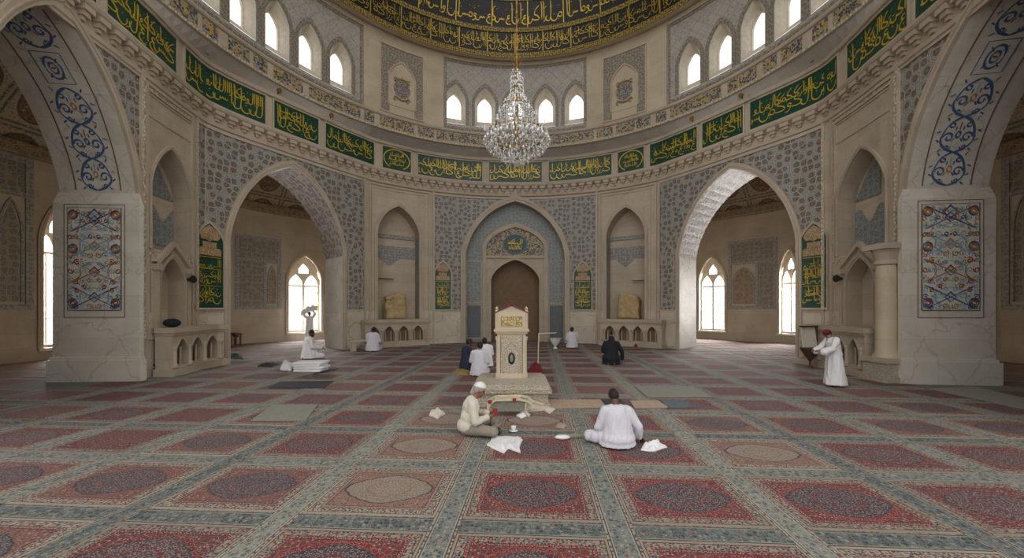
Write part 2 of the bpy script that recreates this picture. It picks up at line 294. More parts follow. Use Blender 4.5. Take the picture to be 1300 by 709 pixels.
# ------------------------------------------------------------------ mesh helper
class MB:
    def __init__(s): s.v = []; s.f = []; s.uv = []
    def quad(s, pts, uvs=None):
        i = len(s.v); s.v += [tuple(p) for p in pts]; s.f.append(tuple(range(i, i+len(pts))))
        s.uv.append(uvs if uvs is not None else [(p[0]+p[1], p[2]) for p in pts])
    def grid(s, P, UV=None, closed=False):
        """P[i][j] points; faces share vertices"""
        n, m = len(P), len(P[0]); i0 = len(s.v)
        for row in P: s.v += [tuple(p) for p in row]
        for i in range(n-1):
            for j in range(m if closed else m-1):
                k = (j+1) % m
                s.f.append((i0+i*m+j, i0+i*m+k, i0+(i+1)*m+k, i0+(i+1)*m+j))
                if UV: s.uv.append([UV[i][j], UV[i][k], UV[i+1][k], UV[i+1][j]])
                else: s.uv.append([(j/m, i/n), ((j+1)/m, i/n), ((j+1)/m, (i+1)/n), (j/m, (i+1)/n)])
    def cap(s, pts):
        i = len(s.v); s.v += [tuple(p) for p in pts]; s.f.append(tuple(range(i, i+len(pts)))); s.uv.append([(p[0], p[1]) for p in pts])
    def box(s, c, size, rot=None, taper=1.0):
        x, y, z = [q/2 for q in size]; R = rot or Matrix.Identity(3); c = Vector(c)
        P = [c+R@Vector((sx*x*(taper if sz > 0 else 1), sy*y*(taper if sz > 0 else 1), sz*z)) for sz in (-1, 1) for sx, sy in ((-1, -1), (1, -1), (1, 1), (-1, 1))]
        for q in ((0, 3, 2, 1), (4, 5, 6, 7), (0, 1, 5, 4), (1, 2, 6, 5), (2, 3, 7, 6), (3, 0, 4, 7)):
            pp = [P[k] for k in q]; a = (pp[1]-pp[0]).length; b = (pp[3]-pp[0]).length
            s.quad(pp, [(0, 0), (a, 0), (a, b), (0, b)])
    def tube(s, pts, r, n=8, caps=True):
        pts = [Vector(p) for p in pts]; rs = r if isinstance(r, (list, tuple)) else [r]*len(pts); rows = []
        up = Vector((0, 0, 1)); t0 = (pts[1]-pts[0]).normalized()
        if abs(t0.z) > .9: up = Vector((1, 0, 0))
        for i, p in enumerate(pts):
            t = (pts[min(i+1, len(pts)-1)]-pts[max(i-1, 0)]).normalized(); a = t.cross(up)
            if a.length < 1e-4: a = t.cross(Vector((0, 1, 0)))
            a.normalize(); b = t.cross(a).normalized()
            rows.append([p+rs[i]*(a*cos(2*pi*k/n)+b*sin(2*pi*k/n)) for k in range(n)])
        s.grid(rows, None, True)
        if caps: s.cap(rows[0][::-1]); s.cap(rows[-1])
    def lathe(s, prof, c=(0, 0, 0), n=24, ax=1.0, ay=1.0):
        rows = [[(c[0]+r*ax*cos(2*pi*k/n), c[1]+r*ay*sin(2*pi*k/n), c[2]+z) for k in range(n)] for r, z in prof]
        s.grid(rows, [[(k/n*2, z) for k in range(n)] for r, z in prof], True); s.cap(rows[0][::-1]); s.cap(rows[-1])
    def ball(s, c, r, n=10, m=7, R=None):
        r = (r, r, r) if isinstance(r, (int, float)) else r; R = R or Matrix.Identity(3); c = Vector(c)
        rows = [[c+R@Vector((r[0]*sin(pi*i/m)*cos(2*pi*k/n), r[1]*sin(pi*i/m)*sin(2*pi*k/n), -r[2]*cos(pi*i/m))) for k in range(n)] for i in range(m+1)]
        rows[0] = [rows[0][0]+Vector((1e-4*cos(2*pi*k/n), 1e-4*sin(2*pi*k/n), 0)) for k in range(n)]
        rows[-1] = [rows[-1][0]+Vector((1e-4*cos(2*pi*k/n), 1e-4*sin(2*pi*k/n), 0)) for k in range(n)]
        s.grid(rows, None, True); s.cap(rows[0][::-1]); s.cap(rows[-1])
    def prism(s, poly, axis0, ax_u, ax_v, ext):
        """extrude polygon (u,v list) from axis0 along vector ext"""
        o, U, V, E = Vector(axis0), Vector(ax_u), Vector(ax_v), Vector(ext)
        A = [o+U*a+V*b for a, b in poly]; B = [p+E for p in A]
        i = len(s.v); s.v += [tuple(p) for p in A]; s.f.append(tuple(range(i, i+len(A)))); s.uv.append([tuple(q) for q in poly])
        i = len(s.v); s.v += [tuple(p) for p in B]; s.f.append(tuple(range(i+len(B)-1, i-1, -1))); s.uv.append([tuple(q) for q in poly[::-1]])
        for k in range(len(A)):
            j = (k+1) % len(A); L = (A[j]-A[k]).length; H = E.length
            s.quad([A[k], A[j], B[j], B[k]], [(0, 0), (L, 0), (L, H), (0, H)])
    def mesh(s, name, mat, smooth=False, origin=(0, 0, 0), fixn=True):
        me = bpy.data.meshes.new(name); o = origin
        me.from_pydata([(x-o[0], y-o[1], z-o[2]) for x, y, z in s.v], [], s.f)
        ul = me.uv_layers.new(name='UVMap'); flat = [c for fu in s.uv for p in fu for c in (p[0], p[1])]
        ul.data.foreach_set('uv', flat)
        if fixn:
            bm = bmesh.new(); bm.from_mesh(me)
            bmesh.ops.remove_doubles(bm, verts=bm.verts, dist=2e-4) if fixn == 2 else None
            bmesh.ops.recalc_face_normals(bm, faces=bm.faces); bm.to_mesh(me); bm.free()
        if smooth: me.polygons.foreach_set('use_smooth', [True]*len(me.polygons))
        me.materials.append(mat); me.update(); return me
    def build(s, name, mat, parent=None, smooth=False, origin=(0, 0, 0), loc=None, fixn=True):
        o = bpy.data.objects.new(name, s.mesh(name, mat, smooth, origin, fixn)); COL.objects.link(o)
        if parent is not None: o.parent = parent
        if loc is not None: o.location = loc
        return o
def thing(name, label, cat, loc=(0, 0, 0), rz=0., group=None, scale=1.):
    o = bpy.data.objects.new(name, None); COL.objects.link(o); o.empty_display_size = .1
    o.location = loc; o.rotation_euler = (0, 0, rz); o.scale = (scale,)*3; return tag(o, label, cat, group)
def tag(o, label, cat, group=None, kind=None):
    o['label'] = label; o['category'] = cat
    if group: o['group'] = group
    if kind: o['kind'] = kind
    return o
def struct(o): o['kind'] = 'structure'; return o
def px_floor(x, y, z=0.0):
    Y = F*(EYE-z)/(y-HY); return Vector(((x-CX)/F*Y, Y, z))
def px_at(x, y, Y): return Vector(((x-CX)/F*Y, Y, EYE+(HY-y)/F*Y))

# ------------------------------------------------------------------ curved wall surfaces
_TH = [0, 10, 28, 41, 45, 54, 60, 66, 74, 78, 84, 90, 97, 180]
_RR = [11.8, 11.87, 11.9, 11.87, 11.68, 11.45, 11.42, 11.5, 11.78, 11.85, 11.5, 11.2, 11.05, 11.05]
class Surf:
    def __init__(s, rf, R0, sg=1): s.rf, s.R0, s.sg = rf, R0, sg
    def P(s, a, z, d=0.):
        th = a/s.R0; r = s.rf(abs(math.degrees(th)))+d
        return Vector((s.sg*r*sin(th), CY+r*cos(th), z))
    def T(s, off, d=0.):
        """arc position seen at lateral tangent off/F from the eye"""
        lo, hi = 0., rad(150)*s.R0
        sgn = -1 if off < 0 else 1; off = abs(off)
        for _ in range(50):
            m = (lo+hi)/2; p = s.P(m, 0, d)
            if p.y > .3 and abs(p.x)/p.y*F < off: lo = m
            else: hi = m
        return sgn*lo
    def Z(s, py, a, d=0.): return EYE+(HY-py)/F*s.P(a, 0, d).y
rhall = lambda t: float(np.interp(t, _TH, _RR))
HL, HR = Surf(rhall, 11.6, -1), Surf(rhall, 11.6, 1)
DL, DR = Surf(lambda t: R_DRUM, R_DRUM, -1), Surf(lambda t: R_DRUM, R_DRUM, 1)
OL, OR = Surf(lambda t: R_OUT, R_OUT, -1), Surf(lambda t: R_OUT, R_OUT, 1)

class Arch:
    def __init__(s, ac, w, zb, zs, za, k=.26, p=2.3): s.ac, s.w, s.zb, s.zs, s.za, s.k, s.p = ac, w, zb, zs, za, k, p
    def g(s, t): return s.k*(1-t)+(1-s.k)*max(0, 1-t**s.p)**.6
    def zt(s, a): return s.zs+(s.za-s.zs)*s.g(min(1, abs(a-s.ac)/s.w))
    def ts(s, n=14): return [sin(pi/2*i/n) for i in range(n+1)]
    def path(s, n=14, closed=False):
        t = s.ts(n); L = [(s.ac-s.w, s.zb)]+[(s.ac-s.w*q, s.zs+(s.za-s.zs)*s.g(q)) for q in t[::-1]]
        R = [(s.ac+s.w*q, s.zs+(s.za-s.zs)*s.g(q)) for q in t[1:]]+[(s.ac+s.w, s.zb)]
        P = L+R
        return P+[P[0]] if closed else P
    def breaks(s, n=14): return [s.ac+sg*s.w*q for q in s.ts(n) for sg in (-1, 1)]
    def grow(s, m, dz=None, db=0): return Arch(s.ac, s.w+m, s.zb-db, s.zs, s.za+(dz if dz is not None else m*1.25), s.k, s.p)

def cols(a0, a1, holes=(), step=.35):
    n = max(1, int(math.ceil(abs(a1-a0)/step))); B = [a0+(a1-a0)*i/n for i in range(n+1)]
    for h in holes: B += [b for b in h.breaks() if a0 < b < a1]
    B = sorted(B); out = [B[0]]
    for b in B[1:]:
        if b-out[-1] > 1e-5: out.append(b)
    return out
def sheet(mb, S, a0, a1, z0, z1, d=0., holes=(), step=.35):
    f0 = z0 if callable(z0) else (lambda a: z0); f1 = z1 if callable(z1) else (lambda a: z1)
    B = cols(a0, a1, holes, step)
    for b, c in zip(B, B[1:]):
        m = (b+c)/2; hs = [h for h in holes if abs(m-h.ac) < h.w]
        def q(lo, hi):
            L0, L1, H0, H1 = lo(b), lo(c), hi(b), hi(c)
            if max(H0-L0, H1-L1) < 1e-4: return
            mb.quad([S.P(b, L0, d), S.P(c, L1, d), S.P(c, max(H1, L1), d), S.P(b, max(H0, L0), d)], [(b, L0), (c, L1), (c, H1), (b, H0)])
        cur = f0
        for h in sorted(hs, key=lambda h: h.zb):
            zb = h.zb
            if zb > f0(m)+1e-4: q(cur, lambda a, zb=zb: zb)
            cur = h.zt
        q(cur, f1)
def loft(mb, S, A, dA, B, dB):
    """strip between two paths of equal length"""
    L = [0.]
    for p, q in zip(A, A[1:]): L.append(L[-1]+math.hypot(q[0]-p[0], q[1]-p[1]))
    W = math.hypot(A[0][0]-B[0][0], dA-dB)+.001
    if abs(A[len(A)//2][1]-B[len(A)//2][1]) > W: W = abs(A[len(A)//2][1]-B[len(A)//2][1])
    mb.grid([[S.P(a, z, dA) for a, z in A], [S.P(a, z, dB) for a, z in B]], [[(0, l) for l in L], [(W, l) for l in L]])
def moulding(mb, S, arch, m, d=-.07, lip=.0, base=0.):
    A = arch.path(); B = arch.grow(m).path()
    loft(mb, S, A, base, A, d); loft(mb, S, A, d, B, d); loft(mb, S, B, d, B, base)
    if lip:
        C = arch.grow(m*.45).path(); D = arch.grow(m*.6).path()
        loft(mb, S, C, d, C, d-lip); loft(mb, S, C, d-lip, D, d-lip); loft(mb, S, D, d-lip, D, d)
def cbox(mb, S, a0, a1, z0, z1, d0, d1, step=.35):
    """curved box from radial depth d0 (front) to d1 (back)"""
    B = cols(a0, a1, (), step)
    sheet(mb, S, a0, a1, z0, z1, d0, (), step)
    for z in (z0, z1):
        for b, c in zip(B, B[1:]): mb.quad([S.P(b, z, d0), S.P(c, z, d0), S.P(c, z, d1), S.P(b, z, d1)], [(b, d0), (c, d0), (c, d1), (b, d1)])
    for a in (a0, a1): mb.quad([S.P(a, z0, d0), S.P(a, z0, d1), S.P(a, z1, d1), S.P(a, z1, d0)], [(d0, z0), (d1, z0), (d1, z1), (d0, z1)])
def cframe(mb, S, a0, a1, z0, z1, w, d0, d1=0.):
    cbox(mb, S, a0, a0+w, z0, z1, d0, d1); cbox(mb, S, a1-w, a1, z0, z1, d0, d1)
    cbox(mb, S, a0+w, a1-w, z0, z0+w, d0, d1); cbox(mb, S, a0+w, a1-w, z1-w, z1, d0, d1)
def ring(mb, S, a0, a1, prof, step=.35):
    B = cols(a0, a1, (), step); L = [0.]
    for p, q in zip(prof, prof[1:]): L.append(L[-1]+math.hypot(q[0]-p[0], q[1]-p[1]))
    mb.grid([[S.P(a, z, d) for a in B] for z, d in prof], [[(a, l+prof[0][0]) for a in B] for l in L])

# ------------------------------------------------------------------ pen strokes (inscriptions, inlay)
def stroke(mb, mp, pts, w, pen=1.05, thick=.012, flat=False, var=True):
    """ribbon along pts in panel coordinates, broad-nib width, raised by thick"""
    n = len(pts); Lf, Rt = [], []
    for i in range(n):
        p0, p1 = pts[max(i-1, 0)], pts[min(i+1, n-1)]; tx, ty = p1[0]-p0[0], p1[1]-p0[1]; L = math.hypot(tx, ty) or 1; tx /= L; ty /= L
        hw = w*.5*((.38+.62*abs(sin(math.atan2(ty, tx)-pen))) if var else 1)
        if var and (i == 0 or i == n-1): hw *= .45
        Lf.append((pts[i][0]-ty*hw, pts[i][1]+tx*hw)); Rt.append((pts[i][0]+ty*hw, pts[i][1]-tx*hw))
    if flat: mb.grid([[mp(u, v, thick) for u, v in Lf], [mp(u, v, thick) for u, v in Rt]])
    else: mb.grid([[mp(u, v, 0) for u, v in Lf], [mp(u, v, thick) for u, v in Lf], [mp(u, v, thick) for u, v in Rt], [mp(u, v, 0) for u, v in Rt]])
def arc(cx, cy, rx, ry, a0, a1, n=10): return [(cx+rx*cos(a0+(a1-a0)*i/n), cy+ry*sin(a0+(a1-a0)*i/n)) for i in range(n+1)]
def bez(p0, p1, p2, p3, n=9):
    o = []
    for i in range(n+1):
        t = i/n; q = 1-t; o.append(tuple(q**3*a+3*q*q*t*b+3*q*t*t*c+t**3*d for a, b, c, d in zip(p0, p1, p2, p3)))
    return o
def letters(x0, x1, y0, y1, seed, tiers=2, tall=1.0):
    """strokes of a dense two-tier thuluth line, right to left; returns [(pts, weight)]"""
    R = random.Random(seed); H = y1-y0; out = []; ln = .34*H
    def dot(x, y, s=.045): out.append(([(x-s*H*.5, y-s*H*.35), (x+s*H*.5, y+s*H*.35)], 1.5))
    for tier in range(tiers):
        x = x1-.03*H; base = y0+(.24 if tier == 0 else .56)*H; sc = 1. if tier == 0 else .62
        while x > x0+.1*H:
            k = R.choice('aallnhkwsrmjaalkn'); h = H*sc
            if k == 'a' or (k == 'l' and R.random() < .4):
                top = min(y1-.04*H, base+h*(.68+.06*R.random())*tall)
                out.append((bez((x-.02*h, top), (x+.015*h, top-.2*h), (x-.01*h, base+.1*h), (x+.0*h, base-.04*h), 5), 1.)); out.append(([(x-.02*h, top), (x-.07*h, top-.03*h)], .9)); x -= .11*h
            elif k == 'l':
                top = min(y1-.04*H, base+h*.7*tall)
                out.append((bez((x, top), (x+.02*h, top-.3*h), (x, base+.05*h), (x-.03*h, base-.05*h), 5)+bez((x-.03*h, base-.05*h), (x-.1*h, base-.2*h), (x-.26*h, base-.14*h), (x-.27*h, base+.06*h), 6)[1:], 1.)); x -= .2*h
            elif k == 'n':
                out.append((arc(x-.17*h, base+.04*h, .17*h, .21*h, .15, -pi-.35, 11), 1.05)); dot(x-.17*h, base+.12*h); x -= .33*h
            elif k == 'h':
                out.append((arc(x-.09*h, base+.07*h, .085*h, .1*h, -.6, 2*pi-.6, 10), .9)); out.append((bez((x, base), (x-.05*h, base-.05*h), (x-.15*h, base-.04*h), (x-.22*h, base+.02*h), 5), .9)); x -= .22*h
            elif k == 'k':
                t = min(y1-.05*H, base+.58*h)
                out.append((bez((x-.02*h, t), (x-.16*h, t-.12*h), (x-.26*h, t-.2*h), (x-.26*h, base+.2*h), 6)+bez((x-.26*h, base+.2*h), (x-.12*h, base+.16*h), (x-.02*h, base+.1*h), (x-.02*h, base), 6)[1:], 1.)); out.append((bez((x-.02*h, base), (x-.1*h, base-.06*h), (x-.3*h, base-.05*h), (x-.38*h, base+.01*h), 6), 1.)); x -= .36*h
            elif k == 'w':
                out.append((arc(x-.07*h, base+.08*h, .06*h, .06*h, -.3, 2*pi-.9, 8)+bez((x-.03*h, base+.04*h), (x-.02*h, base-.1*h), (x-.12*h, base-.17*h), (x-.22*h, base-.15*h), 5), 1.)); x -= .2*h
            elif k == 's':
                q = []
                for j in range(3): q += arc(x-.06*h-.085*h*j, base+.07*h, .04*h, .07*h, 0, -pi, 5)
                out.append((q, .8)); out.append((arc(x-.38*h, base+.05*h, .12*h, .17*h, 0, -pi-.2, 9), 1.)); x -= .44*h
            elif k == 'r':
                out.append((bez((x, base+.12*h), (x-.01*h, base-.02*h), (x-.08*h, base-.12*h), (x-.18*h, base-.14*h), 6), 1.)); x -= .14*h
            elif k == 'm':
                out.append((bez((x+.05*h, base+.3*h), (x-.15*h, base+.36*h), (x-.3*h, base+.22*h), (x-.55*h, base+.3*h), 9), .9)); out.append((arc(x-.05*h, base+.04*h, .05*h, .05*h, 0, 2*pi, 8), .9)); x -= .15*h
            else:
                out.append((bez((x, base+.17*h), (x-.12*h, base+.24*h), (x-.2*h, base+.06*h), (x-.02*h, base+.06*h), 6)+arc(x-.03*h, base-.07*h, .17*h, .13*h, pi/2+.2, 3*pi/2+.5, 8), 1.)); dot(x-.05*h, base-.06*h); x -= .26*h
            if R.random() < .55: dot(x+.1*h, base+R.uniform(.22, .5)*h, .04)
            if R.random() < .45: out.append(([(x+.02*h, base+.42*h), (x+.1*h, base+.48*h)], .45))
            if R.random() < .3: dot(x+.05*h, base-.12*h, .035)
    return [([(min(max(u, x0), x1), min(max(v, y0), y1)) for u, v in p], w) for p, w in out]
def write(mb, mp, x0, x1, y0, y1, seed, pen=.05, tiers=2, tall=1.):
    for pts, w in letters(x0, x1, y0, y1, seed, tiers, tall): stroke(mb, mp, pts, pen*w*(y1-y0))
# ================================================================== THE SETTING
A_END = rad(124)*11.6
mb = MB()                                                  # floor felt under the rugs
N = 96
mb.grid([[(r*sin(2*pi*k/N), CY+r*cos(2*pi*k/N), 0) for k in range(N+1)] for r in (.01, 4, 8, 12, 16, R_OUT+.3)],
        [[(r*sin(2*pi*k/N), r*cos(2*pi*k/N)) for k in range(N+1)] for r in (.01, 4, 8, 12, 16, R_OUT+.3)])
struct(mb.build('floor', M['floor']))

SIDES = [dict(nm='left', S=HL, D=DL, O=OL, rv=1, b0=105, nA=(122, 175), fA=(108, 186), diag=(190, 406), op=(219, 363.5), grn=(372, 405), b2=408, nB=(413, 463), b3=473, jamb=482),
         dict(nm='right', S=HR, D=DR, O=OR, rv=0, b0=105, nA=(116, 165), fA=(106, 180), diag=(182, 394), op=(209, 358), grn=(364, 397), b2=400, nB=(411, 472), b3=485, jamb=497)]
Z_TOP = 9.25
CZ = lambda y, Y: EYE+(HY-y)/F*Y
def arabesque(w, h, seed):
    """mirrored scrollwork for a w x h panel, centred on u=0, v 0..h : (pts, width, colour)"""
    R = random.Random(seed); out = []; P = out.append; hw = w/2
    def mir(pts, wd, c): P((pts, wd, c)); P(([(-u, v) for u, v in pts], wd, c))
    n = 4; q = h/n
    for k in range(n):                                    # crossing bands
        c = 'inlay_blue' if k in (0, n-1) else ('inlay_orange' if k % 2 else 'inlay_teal')
        mir(bez((-hw*.92, q*k+.04*q), (-hw*.3, q*(k+.35)), (hw*.3, q*(k+.65)), (hw*.92, q*(k+.96)), 10), .034, c)
        mir(bez((0, q*k+q*.12), (hw*.75, q*k+q*.2), (hw*.75, q*k+q*.8), (0, q*k+q*.88), 10), .036, 'inlay_teal')
        mir(bez((hw*.95, q*k+q*.1), (hw*.35, q*k+q*.2), (hw*.35, q*k+q*.8), (hw*.95, q*k+q*.9), 10), .034, 'inlay_orange' if k % 2 else 'inlay_teal')
    for k in range(n):
        v = q*(k+.5)
        P(([(0, v-.19*q), (.2*hw, v), (0, v+.19*q), (-.2*hw, v), (0, v-.19*q)], .055, ['inlay_blue', 'inlay_rust', 'inlay_orange', 'inlay_blue'][k]))
        P(([(0, v-.11*q), (.11*hw, v), (0, v+.11*q), (-.11*hw, v), (0, v-.11*q)], .05, 'inlay_teal')); P(([(-.04*hw, v), (.04*hw, v)], .09, 'inlay_rust'))
    nr = 12; cols_ = ['inlay_teal', 'inlay_blue', 'inlay_orange', 'inlay_teal', 'inlay_rust', 'inlay_teal', 'inlay_orange']
    for r_ in range(nr):
        for j in range(4):
            cu, cv = hw*(.18+.24*j+R.uniform(-.05, .05)), h*(r_+.5+R.uniform(-.2, .2))/nr; r = hw*R.uniform(.09, .13); d_ = R.choice((-1, 1)); a0 = R.uniform(0, 6)
            mir([(cu+r*(1-.72*i/14)*cos(a0+d_*2.5*pi*i/14), cv+r*(1-.72*i/14)*sin(a0+d_*2.5*pi*i/14)) for i in range(15)], .034, R.choice(cols_))
            for b in range(2):
                a = R.uniform(0, 2*pi); mir([(cu+r*1.15*cos(a), cv+r*1.15*sin(a)), (cu+r*1.75*cos(a+.4), cv+r*1.75*sin(a+.4))], .06, R.choice(cols_))
            if R.random() < .5: mir([(cu-.02, cv), (cu+.02, cv+.01)], .06, R.choice(['inlay_rust', 'inlay_orange', 'inlay_blue']))
    for v in (.07*h, .93*h, .6*h):
        cu = hw*.8
        mir(arc(cu, v, hw*.16, hw*.16, 0, 2*pi, 16), .06, 'inlay_blue'); mir(arc(cu, v, hw*.09, hw*.09, 0, 2*pi, 10), .07, 'inlay_rust' if v < .5*h else 'inlay_orange')
    P(([(0, .86*h), (.24*hw, .925*h), (0, .985*h), (-.24*hw, .925*h), (0, .86*h)], .07, 'inlay_blue'))
    P((arc(0, .925*h, .08*hw, .08*hw, 0, 2*pi, 8), .06, 'inlay_teal'))
    lim = hw*.985
    return [([(max(-lim, min(lim, u)), max(.01*h, min(.99*h, v))) for u, v in p], w_, c) for p, w_, c in out]
def vine(w, h, seed):
    out = []; hw = w/2; n = max(1, round(h/.95)); q = h/n; R = random.Random(seed)
    def mir(pts, wd, c='inlay_blue'): out.append((pts, wd, c)); out.append(([(-u, v) for u, v in pts], wd, c))
    def spiral(cu, cv, r, a0, d_, wd, c='inlay_blue', turns=2.3): mir([(cu+r*(1-.75*i/16)*cos(a0+d_*turns*pi*i/16), cv+r*(1-.75*i/16)*sin(a0+d_*turns*pi*i/16)) for i in range(17)], wd, c)
    for k in range(n):
        v0 = k*q
        if k % 4 == 3:                                    # framed rosette
            out.append(([(-hw*.72, v0+.1*q), (hw*.72, v0+.1*q), (hw*.72, v0+.9*q), (-hw*.72, v0+.9*q), (-hw*.72, v0+.1*q)], .03, 'inlay_blue'))
            out.append((arc(0, v0+.5*q, hw*.4, q*.28, 0, 2*pi, 16), .05, 'inlay_blue')); out.append((arc(0, v0+.5*q, hw*.2, q*.14, 0, 2*pi, 10), .05, 'inlay_blue')); out.append(([(-.05, v0+.5*q), (.05, v0+.5*q)], .1, 'inlay_rust'))
            for a in range(4): mir([(hw*.3*cos(a*pi/2+.78), v0+q*(.5+.2*sin(a*pi/2+.78))), (hw*.55*cos(a*pi/2+.78), v0+q*(.5+.36*sin(a*pi/2+.78)))], .05)
            continue
        mir(bez((0, v0), (hw*.5, v0+.05*q), (hw*1.05, v0+.25*q), (hw*.85, v0+.5*q))+bez((hw*.85, v0+.5*q), (hw*.7, v0+.8*q), (hw*.5, v0+.9*q), (0, v0+q))[1:], .06)
        spiral(hw*.5, v0+.42*q, hw*.3, 0, 1, .05); spiral(hw*.42, v0+.78*q, hw*.2, 1.5, -1, .045); spiral(hw*.45, v0+.14*q, hw*.18, 3, 1, .04)
        for cu, cv, a in ((.95, .3, .6), (.98, .62, -.5), (.7, .9, .9), (.2, .62, 1.6), (.3, .3, 2.2), (.72, .1, -.6)): mir([(hw*cu, v0+cv*q), (hw*cu+.1*cos(a), v0+cv*q+.1*sin(a))], .075)
        out.append((arc(0, v0+.5*q, hw*.12, q*.09, 0, 2*pi, 10), .05, R.choice(['inlay_rust', 'inlay_blue', 'inlay_orange']))); out.append(([(0, v0+.64*q), (0, v0+.84*q)], .08, 'inlay_rust' if k % 2 else 'inlay_teal'))
    return out
def inlay(parent, mp, strokes, name='inlay', thick=.012):
    by = {}
    for pts, w, c in strokes: stroke(by.setdefault(c, MB()), mp, pts, w, thick=thick, var=True)
    for c, m in by.items(): m.build(name, M[c], parent)
def bal(mbs, S, a0, a1, d, zt, n, d1=0.0):
    """arcaded balustrade on a curved wall: slab, arcade, step; returns parts dict"""
    top, arcd, dark, step, colm = mbs
    cbox(top, S, a0-.06, a1+.06, zt-.16, zt, d-.1, d1); cbox(top, S, a0-.02, a1+.02, zt-.24, zt-.16, d-.05, d1)
    w = (a1-a0-.3)/n
    hs = [Arch(a0+.15+w*(k+.5), w*.36, .3, .72, 1.13, .3, 2.) for k in range(n)]
    sheet(arcd, S, a0, a1, .22, zt-.24, d, hs)
    for h in hs: loft(arcd, S, h.path(8, True), d, h.path(8, True), d+.32); moulding(arcd, S, h, .05, d-.035, 0, d)
    for a in (a0, a1): arcd.quad([S.P(a, .2, d), S.P(a, .2, d1), S.P(a, zt-.2, d1), S.P(a, zt-.2, d)], [(0, .2), (d1-d, .2), (d1-d, zt-.2), (0, zt-.2)])
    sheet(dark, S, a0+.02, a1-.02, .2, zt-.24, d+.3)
    for k in range(n+1):
        p = S.P(a0+.15+w*k, 0, d-.02); r = .055
        colm.lathe([(r*1.5, .26), (r*1.5, .34), (r, .38), (r*.9, .78), (r*1.4, .86), (r*1.4, .92)], (p.x, p.y, 0), 10)
    for h in hs:
        for q in (-.33, .33):
            p = S.P(h.ac+q*h.w*1.6, 0, d+.15); colm.lathe([(.035, .3), (.035, .8), (.05, .86)], (p.x, p.y, 0), 8)
    cbox(step, S, a0-.1, a1+.1, 0, .22, d-.16, d1)
def green_board(mbB, mbF, mbL, mbC, S, a0, a1, z0, z1, seed, rv):
    """tall arched enamel panel: board, frame, letters, cartouches"""
    w, ac = (a1-a0)/2, (a0+a1)/2; ar = Arch(ac, w, z0, z1-w*1.35, z1, .5, 2.)
    sheet(mbB, S, a0, a1, z0, lambda a: ar.zt(a), -.05, (), .08) if False else None
    B = cols(a0, a1, [ar])
    for b, c in zip(B, B[1:]): mbB.quad([S.P(b, z0, -.05), S.P(c, z0, -.05), S.P(c, ar.zt(c), -.05), S.P(b, ar.zt(b), -.05)], [(b, z0), (c, z0), (c, ar.zt(c)), (b, ar.zt(b))])
    o = ar.grow(.07, .1, .07); loft(mbF, S, ar.path(14, True), -.05, ar.path(14, True), -.085); loft(mbF, S, ar.path(14, True), -.085, o.path(14, True), -.085); loft(mbF, S, o.path(14, True), -.085, o.path(14, True), 0)
    def mp(u, v, t): return S.P((a1-u) if rv else (a0+u), z0+v, -.052-t)
    W, H = a1-a0, z1-z0; b = .08*W
    y = .03*H
    for k, (hh, se) in enumerate(((.23, 0), (.2, 1), (.13, 2))):
        write(mbL, mp, b, W-b, y, y+hh*H, seed*7+se, .04, 2 if hh > .15 else 1, 1.2); y += hh*H
        stroke(mbL, mp, [(b, y), (W-b, y)], .016, var=False) if k < 2 else stroke(mbL, mp, [(b, y+.01*H), (W-b, y+.01*H)], .02, var=False)
    def plate(poly):
        F_, G_ = [mp(u, v, .02) for u, v in poly], [mp(u, v, 0) for u, v in poly]
        mbC.quad(F_, [(u, v) for u, v in poly])
        for i in range(len(poly)): j = (i+1) % len(poly); mbC.quad([F_[i], F_[j], G_[j], G_[i]], [(0, 0), (.1, 0), (.1, .02), (0, .02)])
    c = W/2
    plate([(c+s*W*.42*x, H*(.62+.09*v)) for s, x, v in ((-1, 1, 0), (1, 1, 0), (1, 1, .8), (1, .85, 1), (-1, .85, 1), (-1, 1, .8))])
    plate([(c+s*W*.27*x, H*(.715+.065*v)) for s, x, v in ((-1, 1, 0), (1, 1, 0), (1, .9, .5), (1, 1, 1), (-1, 1, 1), (-1, .9, .5))])
    leaf = [(0, .0), (.12, .02), (.3, .015), (.39, .06), (.36, .1), (.22, .15), (0, .205)]
    plate([(c+W*u, H*(.79+v*.95)) for u, v in leaf]+[(c-W*u, H*(.79+v*.95)) for u, v in leaf[-2:0:-1]])

# ---------------------------------------------------------------- back bay and the two small niches
S = HR
ab0 = S.T(105)
c_op = Arch(0, S.T(63), 0, 5.3, CZ(256, 23.4), .22, 2.3)
back = MB(); girih_mb, trim_mb, marb, blue, dark, bord = MB(), MB(), MB(), MB(), MB(), MB()
aL, aR = -HL.T(190), HR.T(182)
nLa = [-HL.T(175), -HL.T(122)]; nRa = [HR.T(116), HR.T(165)]
nich = [Arch((p[0]+p[1])/2, (p[1]-p[0])/2, 1.5, 6.35, CZ(262, 21.4), .3, 2.2) for p in (nLa, nRa)]
sheet(back, S, aL, aR, 1.95, Z_TOP, 0, [c_op]+nich)
sheet(marb, S, aL, aR, 0, 1.95, -.02, [c_op.grow(.0)]+[Arch(n.ac, n.w, 1.5, 6.35, n.za, .3, 2.2) for n in nich])
wall_back = struct(back.build('wall_back', M['stone']))
marb.build('dado', M['marble_vein'], wall_back)
c_out = c_op.grow(.3)
sheet(girih_mb, S, -ab0+.12, ab0-.12, 2.0, 8.85, -.012, [c_out])
moulding(trim_mb, S, c_op, .3, -.1, .03)
for a0, a1 in ((-ab0, -ab0+.12), (ab0-.12, ab0)): cbox(trim_mb, S, a0, a1, 0, Z_TOP, -.08, 0)
cbox(trim_mb, S, -ab0+.12, ab0-.12, 8.85, 8.98, -.06, 0)
for a0, a1 in ((-ab0+.12, -c_out.w), (c_out.w, ab0-.12)): cbox(trim_mb, S, a0, a1, 1.93, 2.03, -.05, 0)
